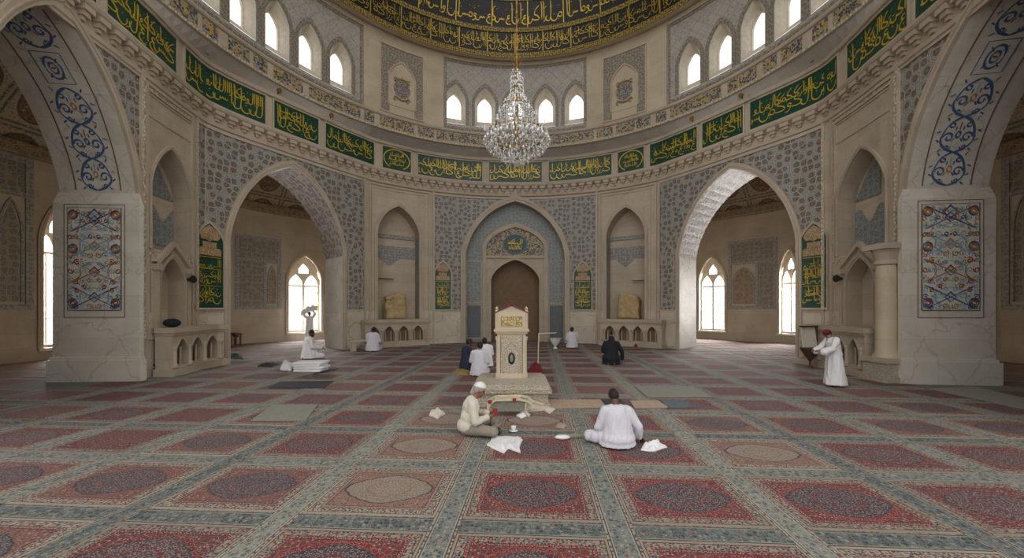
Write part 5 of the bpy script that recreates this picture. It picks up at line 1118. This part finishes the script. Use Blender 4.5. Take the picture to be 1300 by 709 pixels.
# brass spotlights along the ledge over the frieze
for px, sg in ((121, -1), (173, -1), (237, -1), (305, -1), (400, -1), (70.5, 1), (123, 1), (167, 1), (228, 1), (292, 1), (385, 1)):
    Sx = HL if sg < 0 else HR; a = Sx.T(px); q = Sx.P(a, 11.44, -.2); inn_ = Sx.P(a, 11.44, -1.2)-q; inn_.normalize()
    nn = {121: 'first', 173: 'second', 237: 'third', 305: 'fourth', 400: 'fifth', 70.5: 'first', 123: 'second', 167: 'third', 228: 'fourth', 292: 'fifth', 385: 'sixth'}[px]
    t = thing('spotlight', 'small brass spotlight on the ledge over the frieze, %s to the %s of the chandelier' % (nn, 'left' if sg < 0 else 'right'), 'spotlight', tuple(q), 0, 'brass spotlights on the ledge')
    m = MB(); m.tube([Vector((0, 0, -.06)), Vector((0, 0, .06))], .025, 8); m.build('bracket', M['iron'], t); m = MB(); m.tube([-inn_*.07+Vector((0, 0, .1)), inn_*.13+Vector((0, 0, .06))], [.06, .1], 12); m.build('lamp_head', M['brass'], t)

# ================================================================== CHANDELIER
cx = px_at(656, 100, CY).x; t = thing('chandelier', 'large tiered crystal chandelier hanging on a chain from the dome', 'chandelier', (cx, CY, 6.45))
Zc = lambda py: EYE+(HY-py)*CY/F-6.45
m = MB(); zt_ = Z_SPRING+R_DOME-6.45-.1; m.tube([(0, 0, Zc(78)), (0, 0, zt_)], .018, 8)
for k in range(46): z = Zc(78)+.12+k*.28; m.ball((0, 0, z), (.035, .022, .07), 8, 5)
m.build('chain', M['brass'], t)
m = MB(); m.lathe([(.02, Zc(205)), (.05, Zc(200)), (.04, Zc(170)), (.09, Zc(160)), (.04, Zc(150)), (.04, Zc(120)), (.08, Zc(112)), (.03, Zc(104)), (.06, Zc(90)), (.02, Zc(84)), (.05, Zc(80)), (.015, Zc(76))], (0, 0, 0), 14); m.build('stem', M['brass'], t, True)
for k in range(6):
    a = 2*pi*k/6; m = MB(); m.tube([(0, 0, Zc(84)), (.12*cos(a), .12*sin(a), Zc(80)), (.16*cos(a), .16*sin(a), Zc(75))], .012, 6); m.build('crown_hook', M['brass'], t)
def hoop(r, z, w, mat, nm_): 
    m = MB(); pr = [(r-.012, z-w/2), (r+.012, z-w/2), (r+.012, z+w/2), (r-.012, z+w/2), (r-.012, z-w/2)]; m.grid([[(q*cos(2*pi*k/32), q*sin(2*pi*k/32), zz) for k in range(32)] for q, zz in pr], None, True); m.build(nm_, M[mat], t)
hoop(.92, Zc(172), .035, 'brass', 'hoop'); hoop(.5, Zc(138), .03, 'brass', 'hoop'); hoop(.2, Zc(96), .03, 'brass', 'hoop'); hoop(.62, Zc(196), .03, 'brass', 'hoop')
for k in range(16):
    a = 2*pi*(k+.5)/16; R_, zt0 = (.98, Zc(170)) if k % 2 == 0 else (.62, Zc(150)); c_, s_ = cos(a), sin(a)
    m = MB(); pts = [(.05*c_, .05*s_, zt0-.02), (.4*R_*c_, .4*R_*s_, zt0-.16), (.8*R_*c_, .8*R_*s_, zt0-.12), (R_*c_, R_*s_, zt0+.02)]; m.tube(pts, .015, 7); ar_ = m.build('arm', M['crystal'], t, True)
    m = MB(); m.lathe([(.012, zt0), (.05, zt0+.03), (.055, zt0+.045), (.015, zt0+.05), (.014, zt0+.17), (.004, zt0+.2)], (R_*c_, R_*s_, 0), 8); m.build('candle', M['white'], ar_, True)
RC = random.Random(3)
def drop(m, c, r, h): m.lathe([(.001, h*.5), (r*.6, h*.3), (r, -h*.1), (r*.5, -h*.4), (.001, -h*.5)], c, 6)
prof = [(.06, 203), (.2, 207), (.42, 203), (.62, 197), (.82, 190), (.97, 182), (1.0, 176), (.95, 170)]
cr = MB(); n_big = 0
def rp(py, pr):
    return float(np.interp(py, [p[1] for p in pr], [p[0] for p in pr]))
for ring_i, (R_, py, n_, sz) in enumerate(((1.0, 181, 34, .052), (.86, 189, 28, .05), (.62, 197, 20, .05), (.36, 204, 10, .05), (.54, 143, 8, .04))):
    for k in range(n_):
        a = 2*pi*(k+.5*(ring_i % 2))/n_; m = MB(); drop(m, (R_*cos(a), R_*sin(a), Zc(py)), sz*RC.uniform(.8, 1.1), sz*3); m.build('crystal_drop', M['crystal'], t)
m = MB(); m.lathe([(.001, Zc(203)), (.1, Zc(205)), (.12, Zc(208)), (.06, Zc(211)), (.001, Zc(212.5))], (0, 0, 0), 8); m.build('bottom_finial', M['crystal'], t)
for k in range(760):                                       # dense beading
    u = RC.random(); a = RC.uniform(0, 2*pi)
    if u < .52: py = RC.uniform(172, 206); R_ = float(np.interp(py, [170, 178, 184, 192, 200, 206], [.95, .98, .95, .78, .5, .15]))*RC.uniform(.72, 1.02)
    elif u < .72: py = RC.uniform(146, 172); R_ = float(np.interp(py, [146, 156, 172], [.5, .42, .75]))*RC.uniform(.6, 1.02)
    elif u < .88: py = RC.uniform(122, 146); R_ = float(np.interp(py, [122, 132, 142, 146], [.24, .42, .56, .5]))*RC.uniform(.7, 1.02)
    else: py = RC.uniform(90, 122); R_ = float(np.interp(py, [90, 96, 104, 122], [.14, .2, .18, .24]))*RC.uniform(.8, 1.03)
    drop(cr, (R_*cos(a), R_*sin(a), Zc(py)), RC.uniform(.018, .034), RC.uniform(.06, .13))
for R_, py0, py1, n_ in ((.2, 96, 122, 18), (.24, 122, 138, 18), (.5, 138, 156, 26), (.93, 170, 182, 40)):
    for k in range(n_):
        a = 2*pi*k/n_
        for q in np.linspace(py0, py1, 6): drop(cr, (R_*cos(a), R_*sin(a), Zc(q)), .022, .07)
o = cr.build('crystal_beads', M['crystal'], t); o['kind'] = 'stuff'
# ================================================================== PEOPLE
def cap_(m, p0, p1, r0, r1, n=12):
    p0, p1 = Vector(p0), Vector(p1); m.tube([p0, p1], [r0, r1], n); m.ball(p0, r0, n, 8); m.ball(p1, r1, n, 8)
def melt(m, name, mat, parent, vox, it=3, fold=0., ff=(9, 9, 3), seed=0, cutz=None):
    me = m.mesh(name, mat); ob = bpy.data.objects.new(name, me); COL.objects.link(ob)
    md = ob.modifiers.new('r', 'REMESH'); md.mode = 'VOXEL'; md.voxel_size = vox; md.adaptivity = 0
    dg = bpy.context.evaluated_depsgraph_get(); me2 = bpy.data.meshes.new_from_object(ob.evaluated_get(dg)); ob.modifiers.clear(); ob.data = me2; bpy.data.meshes.remove(me)
    bm = bmesh.new(); bm.from_mesh(me2)
    for _ in range(it): bmesh.ops.smooth_vert(bm, verts=bm.verts, factor=.5, use_axis_x=True, use_axis_y=True, use_axis_z=True)
    bm.normal_update()
    if fold:
        for v in bm.verts:
            p = v.co; q = mnoise.noise(Vector((p.x*ff[0]+seed, p.y*ff[1], p.z*ff[2])))+.5*mnoise.noise(Vector((p.x*ff[0]*2.1, p.y*ff[1]*2.1+seed, p.z*ff[2]*2)))
            v.co += v.normal*fold*(abs(q)*2-.35)
    if cutz is not None:
        for v in bm.verts:
            if v.co.z < cutz: v.co.z = cutz
    bm.to_mesh(me2); bm.free(); me2.polygons.foreach_set('use_smooth', [True]*len(me2.polygons))
    if not me2.materials: me2.materials.append(mat)
    me2.name = name; ob.parent = parent; return ob
def rotm(pitch, yaw, roll=0): return Matrix.Rotation(yaw, 3, 'Z') @ Matrix.Rotation(pitch, 3, 'X') @ Matrix.Rotation(roll, 3, 'Y')
def head_(m, c, R, beard=False):
    c = Vector(c); A = lambda x, y, z: c+R@Vector((x, y, z))
    m.ball(A(0, -.008, .02), (.076, .096, .098), 16, 12, R); m.ball(A(0, .022, -.045), (.06, .068, .068), 14, 10, R); m.ball(A(0, .06, -.092), (.03, .028, .024), 10, 8, R)
    cap_(m, A(0, .085, .005), A(0, .106, -.026), .011, .016, 8); m.ball(A(.012, .098, -.03), .010, 8, 6); m.ball(A(-.012, .098, -.03), .010, 8, 6)
    for s_ in (-1, 1):
        m.ball(A(s_*.077, -.008, -.006), (.012, .022, .034), 8, 8, R); cap_(m, A(s_*.012, .087, .022), A(s_*.048, .074, .02), .011, .010, 8); m.ball(A(s_*.04, .066, -.03), (.022, .02, .022), 8, 6, R)
    cap_(m, A(-.022, .083, -.06), A(.022, .083, -.06), .008, .008, 8); cap_(m, A(-.018, .081, -.072), A(.018, .081, -.072), .009, .009, 8)
def hair_(m, c, R, ang=112, tilt=38, k=1.06):
    c = Vector(c); T_ = Matrix.Rotation(rad(tilt), 3, 'X'); rows = []
    for i in range(9):
        a = rad(ang)*i/8; rows.append([c+R@(Vector((0, -.006, .016))+Vector([e*f for e, f in zip(T_@Vector((sin(a)*cos(2*pi*k2/20), sin(a)*sin(2*pi*k2/20), cos(a))), (.079*k, .099*k, .101*k))])) for k2 in range(20)])
    rows[0] = [rows[0][0]+Vector((1e-4*cos(x), 1e-4*sin(x), 0)) for x in range(20)]
    m.grid(rows, None, True); m.grid([[c+(p-c)*.93 for p in r] for r in rows[-1:]]+[rows[-1]], None, True)
def hand_(m, w, d, nrm, side=1, curl=.5, s=1.):
    """palm at wrist w pointing d, palm normal nrm; four unequal fingers and a thumb"""
    w, d, nrm = Vector(w), Vector(d).normalized(), Vector(nrm); nrm = (nrm-d*nrm.dot(d)).normalized(); x = d.cross(nrm)*side
    R = Matrix((x, d, nrm)).transposed(); m.ball(w+d*.05*s, (.04*s, .055*s, .017*s), 12, 8, R); cap_(m, w-d*.03*s, w+d*.02*s, .026*s, .026*s, 8)
    for k, (off, L) in enumerate(((-.029, .072), (-.010, .082), (.010, .076), (.029, .06))):
        p = w+d*(.093-.004*abs(k-1.3))*s+x*off*s; a = 0.
        for q in range(3):
            a += curl*(.55, .9, .7)[q]; dd = d*cos(a)+nrm*sin(a); e = p+dd*L*(.42, .33, .27)[q]*s; cap_(m, p, e, (.0095-.0008*q)*s, (.0090-.0010*q)*s, 7); p = e
    p = w+d*.03*s-x*.036*s; d1 = (d*.7-x*.7+nrm*.25).normalized(); e = p+d1*.036*s; cap_(m, p, e, .0125*s, .011*s, 7); cap_(m, e, e+(d*.95-x*.15+nrm*.35).normalized()*.034*s, .011*s, .0085*s, 7)
def figure(label, loc, rz, sc, J, look, top='white', low=None, skin='skin', hair='hair', cap=None, beard=None, vox=.012, robe=None, hood=None, fold=.012, seed=0, hem=None):
    """J: joint table; one continuous body, clothing and hair as its children"""
    t = thing('person', label, 'person', loc, rz, None, sc); R = rotm(*look); V = {k: [Vector(q) for q in v] if isinstance(v[0], (tuple, list, Vector)) else Vector(v) for k, v in J.items() if k not in ('curl', 'shoes')}
    m = MB(); hd = V['head']; head_(m, hd, R)
    cap_(m, V['neck']-Vector((0, 0, .04)), hd+R@Vector((0, -.015, -.05)), .056, .05); ch, pe = V['chest'], V['pelvis']
    m.ball(ch, (.155, .1, .15), 14, 10); m.ball((ch+pe)/2, (.14, .1, .16), 14, 10); m.ball(pe, (.15, .11, .11), 14, 10); cap_(m, V['neck']-Vector((0, 0, .03)), ch, .06, .12)
    for i in (0, 1):
        s_ = (-1, 1)[i]; sh, el, wr = V['sh'][i], V['el'][i], V['wr'][i]; cap_(m, ch+Vector((s_*.06, 0, .1)), sh, .06, .052); cap_(m, sh, el, .05, .04); cap_(m, el, wr, .04, .027)
        hdv = V['hd'][i]; hand_(m, wr, hdv, V['hn'][i], s_, J.get('curl', .5)); hp, kn, an, to = V['hip'][i], V['kn'][i], V['an'][i], V['toe'][i]
        cap_(m, hp, kn, .078, .055); cap_(m, kn, an, .052, .036); cap_(m, an, to, .038, .026)
    melt(m, 'body', M[skin], t, vox, 2)
    e = MB()
    for s_ in (-1, 1): e.ball(hd+R@Vector((s_*.031, .0815, .004)), .0115, 10, 8)
    e.build('eyes', M['eye'], t, True)
    if hair and not hood: h = MB(); hair_(h, hd, R); h.build('hair', M[hair], t, True, fixn=2)
    if cap: h = MB(); hair_(h, hd+R@Vector((0, 0, .012)), R, 78, 8, 1.12); h.build('cap', M[cap], t, True, fixn=2)
    if beard:
        h = MB(); h.ball(hd+R@Vector((0, .05, -.085)), (.05, .045, .05), 12, 9, R); [h.ball(hd+R@Vector((s_*.052, .03, -.055)), (.018, .035, .045), 8, 8, R) for s_ in (-1, 1)]; melt(h, 'beard', M[beard], t, max(.007, vox*.7), 1)
    if hood:
        h = MB(); hair_(h, hd, R, 128, 30, 1.22); h.ball(hd+R@Vector((0, -.07, .1)), (.05, .05, .08), 10, 8, R); cap_(h, hd+R@Vector((0, -.05, -.06)), V['neck']-Vector((0, .02, .06)), .085, .12); melt(h, 'hood', M[hood], t, vox, 2, .004)
    g = MB(); g.ball(ch+Vector((0, -.005, .02)), (.19, .135, .17), 16, 12); g.ball((ch+pe)/2, (.185, .145, .18), 16, 12); g.ball(pe+Vector((0, 0, .02)), (.205, .165, .14), 16, 12)
    g.ball(V['neck']-Vector((0, .005, .045)), (.085, .08, .05), 12, 8)
    for i in (0, 1):
        s_ = (-1, 1)[i]; sh, el, wr = V['sh'][i], V['el'][i], V['wr'][i]; cap_(g, ch+Vector((s_*.07, 0, .11)), sh, .085, .075); cap_(g, sh, el, .078, .066); w2 = wr+(el-wr).normalized()*.02; cap_(g, el, w2, .066, .052)
    if robe and not hem:
        hem = [(ch.x, ch.y-.01, ch.z+.06, .185, .125), (0, (ch.y+pe.y)/2, (ch.z+pe.z)/2, .205, .155), (0, pe.y+.03, pe.z, .25, .2), (0, pe.y+.05, .03, .29, .25)]
    def legs(gg, k=1.):
        for i in (0, 1):
            hp, kn, an = V['hip'][i], V['kn'][i], V['an'][i]; cap_(gg, hp, kn, .105*k, .082*k); a2 = an+(kn-an).normalized()*.05; cap_(gg, kn, a2, .08*k, .058*k)
    if robe:
        legs(g, 1.06)
        for a, b, r0, r1 in robe: 
            if isinstance(r1, tuple): g.ball(a, r1, 18, 10)
            else: cap_(g, a, b, r0, r1, 18)
        if hem:
            for (x0, y0, z0, rx0, ry0), (x1, y1, z1, rx1, ry1) in zip(hem, hem[1:]):
                rows = [[(x+rx*cos(2*pi*k/28), y+ry*sin(2*pi*k/28), z) for k in range(28)] for x, y, z, rx, ry in ((x0, y0, z0, rx0, ry0), (x1, y1, z1, rx1, ry1))]; g.grid(rows, None, True); g.cap(rows[0]); g.cap(rows[1])
        melt(g, 'robe', M[top], t, vox, 3, fold, (8, 8, 2.0), seed, .012)
    else:
        melt(g, 'shirt', M[top], t, vox, 3, fold, (9, 9, 4), seed, .02); l = MB(); l.ball(pe+Vector((0, -.0, -.01)), (.185, .15, .12), 16, 10); legs(l); melt(l, 'trousers', M[low or top], t, vox, 3, fold*.7, (7, 7, 5), seed, .012)
    if not robe or J.get('shoes'):
        for i in (0, 1):
            s2 = MB(); a, b = V['an'][i], V['toe'][i]; cap_(s2, a-Vector((0, 0, .01)), b, .045, .036, 10); melt(s2, 'shoe', M[J.get('shoes') or 'iron'], t, .01, 1, cutz=.004)
    return t
def cross(lean=.05, bow=.06, wr=((-.10, .36, .27), (.10, .34, .27)), el=((-.27, .12, .30), (.27, .12, .30)), hd=((.5, .8, -.2), (-.5, .8, -.2)), hn=((.3, 0, -1), (-.3, 0, -1)), kn=((-.36, .26, .12), (.36, .26, .12)), an=((.06, .36, .075), (-.08, .30, .075)), toe=((.17, .30, .05), (-.19, .26, .05)), curl=.5, drop=0., shoes=None):
    return dict(pelvis=(0, 0, .14), chest=(0, lean, .44-drop), neck=(0, lean+.04, .60-drop), head=(0, lean+.04+bow, .73-drop), sh=((-.185, lean+.01, .53-drop), (.185, lean+.01, .53-drop)), el=el, wr=wr, hd=hd, hn=hn, hip=((-.1, .02, .12), (.1, .02, .12)), kn=kn, an=an, toe=toe, curl=curl, shoes=shoes)
def kneel(lean=.03, bow=.05, wr=((-.13, .36, .30), (.13, .36, .30)), el=((-.26, .08, .42), (.26, .08, .42)), hd=((.3, .9, -.3), (-.3, .9, -.3)), hn=((0, 0, -1), (0, 0, -1)), curl=.4):
    return dict(pelvis=(0, 0, .26), chest=(0, lean, .58), neck=(0, lean+.04, .74), head=(0, lean+.04+bow, .87), sh=((-.185, lean, .67), (.185, lean, .67)), el=el, wr=wr, hd=hd, hn=hn, hip=((-.1, .03, .22), (.1, .03, .22)), kn=((-.15, .42, .09), (.15, .42, .09)), an=((-.1, -.05, .07), (.1, -.05, .07)), toe=((-.09, -.18, .04), (.09, -.18, .04)), curl=curl)
# grey haired man on the left, in profile, with a red cup in his hands
p = px_floor(592, 556)
J = cross(.07, .09, wr=((-.04, .36, .33), (.12, .33, .30)), el=((-.24, .14, .30), (.24, .12, .27)), hd=((.35, .9, .1), (-.3, .9, .2)), hn=((.8, 0, -.3), (-.8, 0, .2)), kn=((-.26, .42, .13), (.30, .40, .12)), an=((.02, .52, .075), (-.04, .44, .075)), toe=((.14, .50, .045), (-.16, .42, .045)), curl=.7)
figure('grey haired man in cream shirt and grey trousers, seated sideways with a red cup', (p.x, p.y+.12, .012), rad(-80), 1.0, J, (rad(-24), 0), 'cream_shirt', 'grey_trouser', 'skin', 'greyhair', 'cap_white', None, .0085, fold=.011, seed=2)
A = Matrix.Rotation(rad(-80), 3, 'Z'); q = Vector((p.x, p.y+.12, .012))+A@Vector((.04, .46, .36)); m = MB(); m.lathe([(.03, -.05), (.042, .05), (.036, .05), (.025, -.04)], (0, 0, 0), 14); o = m.build('cup', M['red'], None, True, loc=tuple(q)); tag(o, 'red cup held in the hands of the grey haired man', 'cup')
# man on the right seen from behind
p = px_floor(789, 574)
J = cross(.07, .11, wr=((-.14, .34, .22), (.37, .10, .10)), el=((-.28, .10, .28), (.32, .02, .30)), hd=((.4, .8, -.3), (.5, .4, -.45)), hn=((.2, 0, -1), (0, -.3, -1)), kn=((-.40, .20, .12), (.36, .28, .11)), curl=.3)
figure('man in pale white robe seated in the right foreground, back turned, head bowed', (p.x, p.y+.17, .014), rad(4), .98, J, (rad(-38), 0), 'lilac', None, 'skin_dark', 'hair', None, None, .0085, robe=[((0, .0, .13), None, 0, (.26, .2, .12)), ((0, .24, .09), None, 0, (.3, .18, .07))], fold=.013, seed=5)
# three men beside the pedestal
p = px_floor(591, 472); figure('man in navy coat seated in the group left of the pedestal', (p.x, p.y+.12, .012), rad(-55), 1.08, kneel(.03, .05), (rad(-15), rad(-10)), 'navy', 'navy', 'skin_dark', 'hair', None, None, .013, robe=[((0, .05, .2), None, 0, (.25, .2, .17))], seed=7)
p = px_floor(608, 479); figure('man in white robe, nearest of the group left of the pedestal, seen from behind', (p.x, p.y+.12, .012), rad(-8), 1.06, kneel(.03, .05), (rad(-20), 0), 'lilac', None, 'skin_dark', 'hair', None, None, .013, robe=[((0, .05, .2), None, 0, (.26, .2, .17))], seed=8)
p = px_floor(616, 468); figure('man in white robe seated behind the others of the group, next to the pedestal', (p.x, p.y+.25, .012), rad(25), 1.05, kneel(.03, .04), (rad(-10), 0), 'white', None, 'skin_dark', 'hair', None, None, .013, robe=[((0, .05, .2), None, 0, (.26, .2, .17))], seed=9)
# worshippers farther off
p = px_floor(472, 444)*.945; figure('man in white robe kneeling before the left balustrade, seen from behind', (p.x, p.y+.1, .012), rad(-4), 1.2, kneel(.02, .05), (rad(-25), 0), 'lilac', None, 'skin_dark', 'hair', None, None, .014, robe=[((0, .05, .2), None, 0, (.27, .2, .18))], seed=10)
p = px_floor(388, 457); figure('bearded man in white robe seated near the left arch, face turned right', (p.x, p.y+.15, .012), rad(-50), 1.22, kneel(.03, .05, wr=((-.13, .36, .40), (.16, .38, .36))), (rad(-8), rad(-50)), 'white', None, 'skin_dark', 'hair', None, 'hair', .013, robe=[((0, .08, .2), None, 0, (.26, .24, .18))], seed=11)
p = px_floor(727, 443); figure('man in white robe kneeling right of the mihrab, seen from behind', (p.x, p.y+.1, .012), rad(3), 1.12, kneel(.02, .04), (rad(-10), 0), 'lilac', None, 'skin_dark', 'hair', None, None, .014, robe=[((0, .05, .2), None, 0, (.26, .2, .18))], seed=12)
p = px_floor(777, 464); figure('person in black hooded cloak kneeling on the rugs right of the pedestal', (p.x, p.y+.1, .012), rad(-14), 1.17, kneel(.02, .05, wr=((-.13, .36, .30), (.34, .16, .16)), el=((-.27, .08, .42), (.33, .06, .40)), hd=((.3, .9, -.3), (.1, .5, -.9)), hn=((0, 0, -1), (-1, 0, 0))), (rad(-20), 0), 'blackcloth', None, 'skin', None, None, None, .013, robe=[((0, .02, .2), None, 0, (.3, .24, .18))], hood='blackcloth', seed=13)
# standing man on the right in a long white robe
p = px_floor(1060, 492)
J = dict(pelvis=(0, 0, .93), chest=(0, .06, 1.26), neck=(0, .12, 1.44), head=(0, .20, 1.53), sh=((-.19, .08, 1.37), (.19, .08, 1.37)), el=((-.25, .22, 1.12), (.25, .22, 1.12)), wr=((-.15, .46, 1.06), (.15, .44, 1.04)), hd=((.2, 1, -.1), (-.2, 1, -.1)), hn=((1, 0, -.3), (-1, 0, -.3)), hip=((-.1, 0, .9), (.1, 0, .9)), kn=((-.11, .03, .48), (.11, .03, .48)), an=((-.11, -.02, .09), (.11, -.02, .09)), toe=((-.12, .14, .04), (.12, .14, .04)), curl=.5, shoes='iron')
figure('man in long white robe and maroon cap standing head bowed by the right balustrade', (p.x, p.y, .012), rad(84), .92, J, (rad(-42), 0), 'white', None, 'skin', 'hair', 'cap_red', 'greyhair', .011, robe=[((-.25, .22, 1.12), (-.17, .41, 1.03), .08, .1), ((.25, .22, 1.12), (.17, .39, 1.02), .08, .1)], fold=.016, seed=14, hem=[(0, .06, 1.3, .19, .14), (0, .02, .95, .2, .17), (0, .0, .5, .24, .22), (0, -.01, .07, .27, .27)])
# man before the window of the left aisle, holding a white cloth overhead
q = OL.P(OL.T(267), 0, -.9)
J = dict(pelvis=(0, 0, .95), chest=(0, .0, 1.30), neck=(0, .02, 1.48), head=(0, .04, 1.61), sh=((-.19, 0, 1.42), (.19, 0, 1.42)), el=((-.29, .10, 1.58), (.29, .10, 1.62)), wr=((-.15, .14, 1.80), (.15, .14, 1.84)), hd=((.4, .1, 1), (-.4, .1, 1)), hn=((0, 1, 0), (0, 1, 0)), hip=((-.1, 0, .92), (.1, 0, .92)), kn=((-.11, .02, .5), (.11, .02, .5)), an=((-.11, -.02, .09), (.11, -.02, .09)), toe=((-.12, .14, .04), (.12, .14, .04)), curl=.8, shoes='iron')
figure('man in grey white robe standing with raised arms before the left aisle window', (q.x, q.y, .012), rad(28), 1.08, J, (rad(-5), 0), 'white', None, 'skin_dark', 'hair', None, None, .014, robe=[((0, 0, .9), (0, 0, .5), .2, .2)], fold=.014, seed=15, hem=[(0, 0, 1.3, .19, .14), (0, .0, .95, .2, .16), (0, .0, .5, .23, .2), (0, 0, .09, .25, .22)])
m = MB(); A = Matrix.Rotation(rad(28), 3, 'Z'); rows = []
for i in range(13):
    s_ = i/12-.5; pp = Vector((q.x, q.y, 0))+A@Vector((s_*.95, .12, 2.06+.34*s_-.5*s_*s_)); hh = (.16+.05*sin(i*1.7)+.1*(.5-abs(s_))); rows.append([pp+A@Vector((0, .05*cos(2*pi*k/14)+.02*sin(k*3+i), hh*sin(2*pi*k/14))) for k in range(14)])
m.grid(rows, None, True); m.cap(rows[0]); m.cap(rows[-1]); o = m.build('cloth', M['white'], None, True, origin=tuple(q), loc=tuple(q)); tag(o, 'white cloth held overhead by the standing man at the left aisle window', 'cloth')
# ================================================================== camera, light
cam = bpy.data.cameras.new('camera'); co = bpy.data.objects.new('camera', cam); COL.objects.link(co)
co.location = (0, 0, EYE); co.rotation_euler = (pi/2, 0, 0); cam.sensor_width = 36; cam.lens = 36*F/1300; cam.clip_start = .05; cam.clip_end = 200
cam.shift_x = -(CX-650)/1300; cam.shift_y = (HY-354.5)/1300
SC.camera = co
w = bpy.data.worlds.new('World'); SC.world = w; w.use_nodes = True
bg = w.node_tree.nodes['Background']; bg.inputs[0].default_value = (1, .985, .96, 1); bg.inputs[1].default_value = 1.5
SC.view_settings.view_transform = 'Standard'; SC.view_settings.look = 'None'; SC.view_settings.gamma = 1; SC.view_settings.use_curve_mapping = False
SC.view_settings.exposure = 0.0
SC.cycles.max_bounces = 6; SC.cycles.diffuse_bounces = 4; SC.cycles.transparent_max_bounces = 12; SC.cycles.use_denoising = True
SC.cycles.sample_clamp_indirect = 6

for sd, O, a, zc, w_, h_, e in AISLE_LIGHT:                # daylight falling in through the aisle windows
    l = bpy.data.lights.new('window_daylight', 'AREA'); l.shape = 'RECTANGLE'; l.size = w_; l.size_y = h_; l.energy = e; l.color = (1, .98, .95)
    o = bpy.data.objects.new('window_daylight', l); COL.objects.link(o); p = O.P(a, zc, 1.3); o.location = p
    d = Vector((p.x, p.y-CY, 0)).normalized(); o.rotation_euler = (Vector((-d.x, -d.y, -.12))).to_track_quat('-Z', 'Y').to_euler()
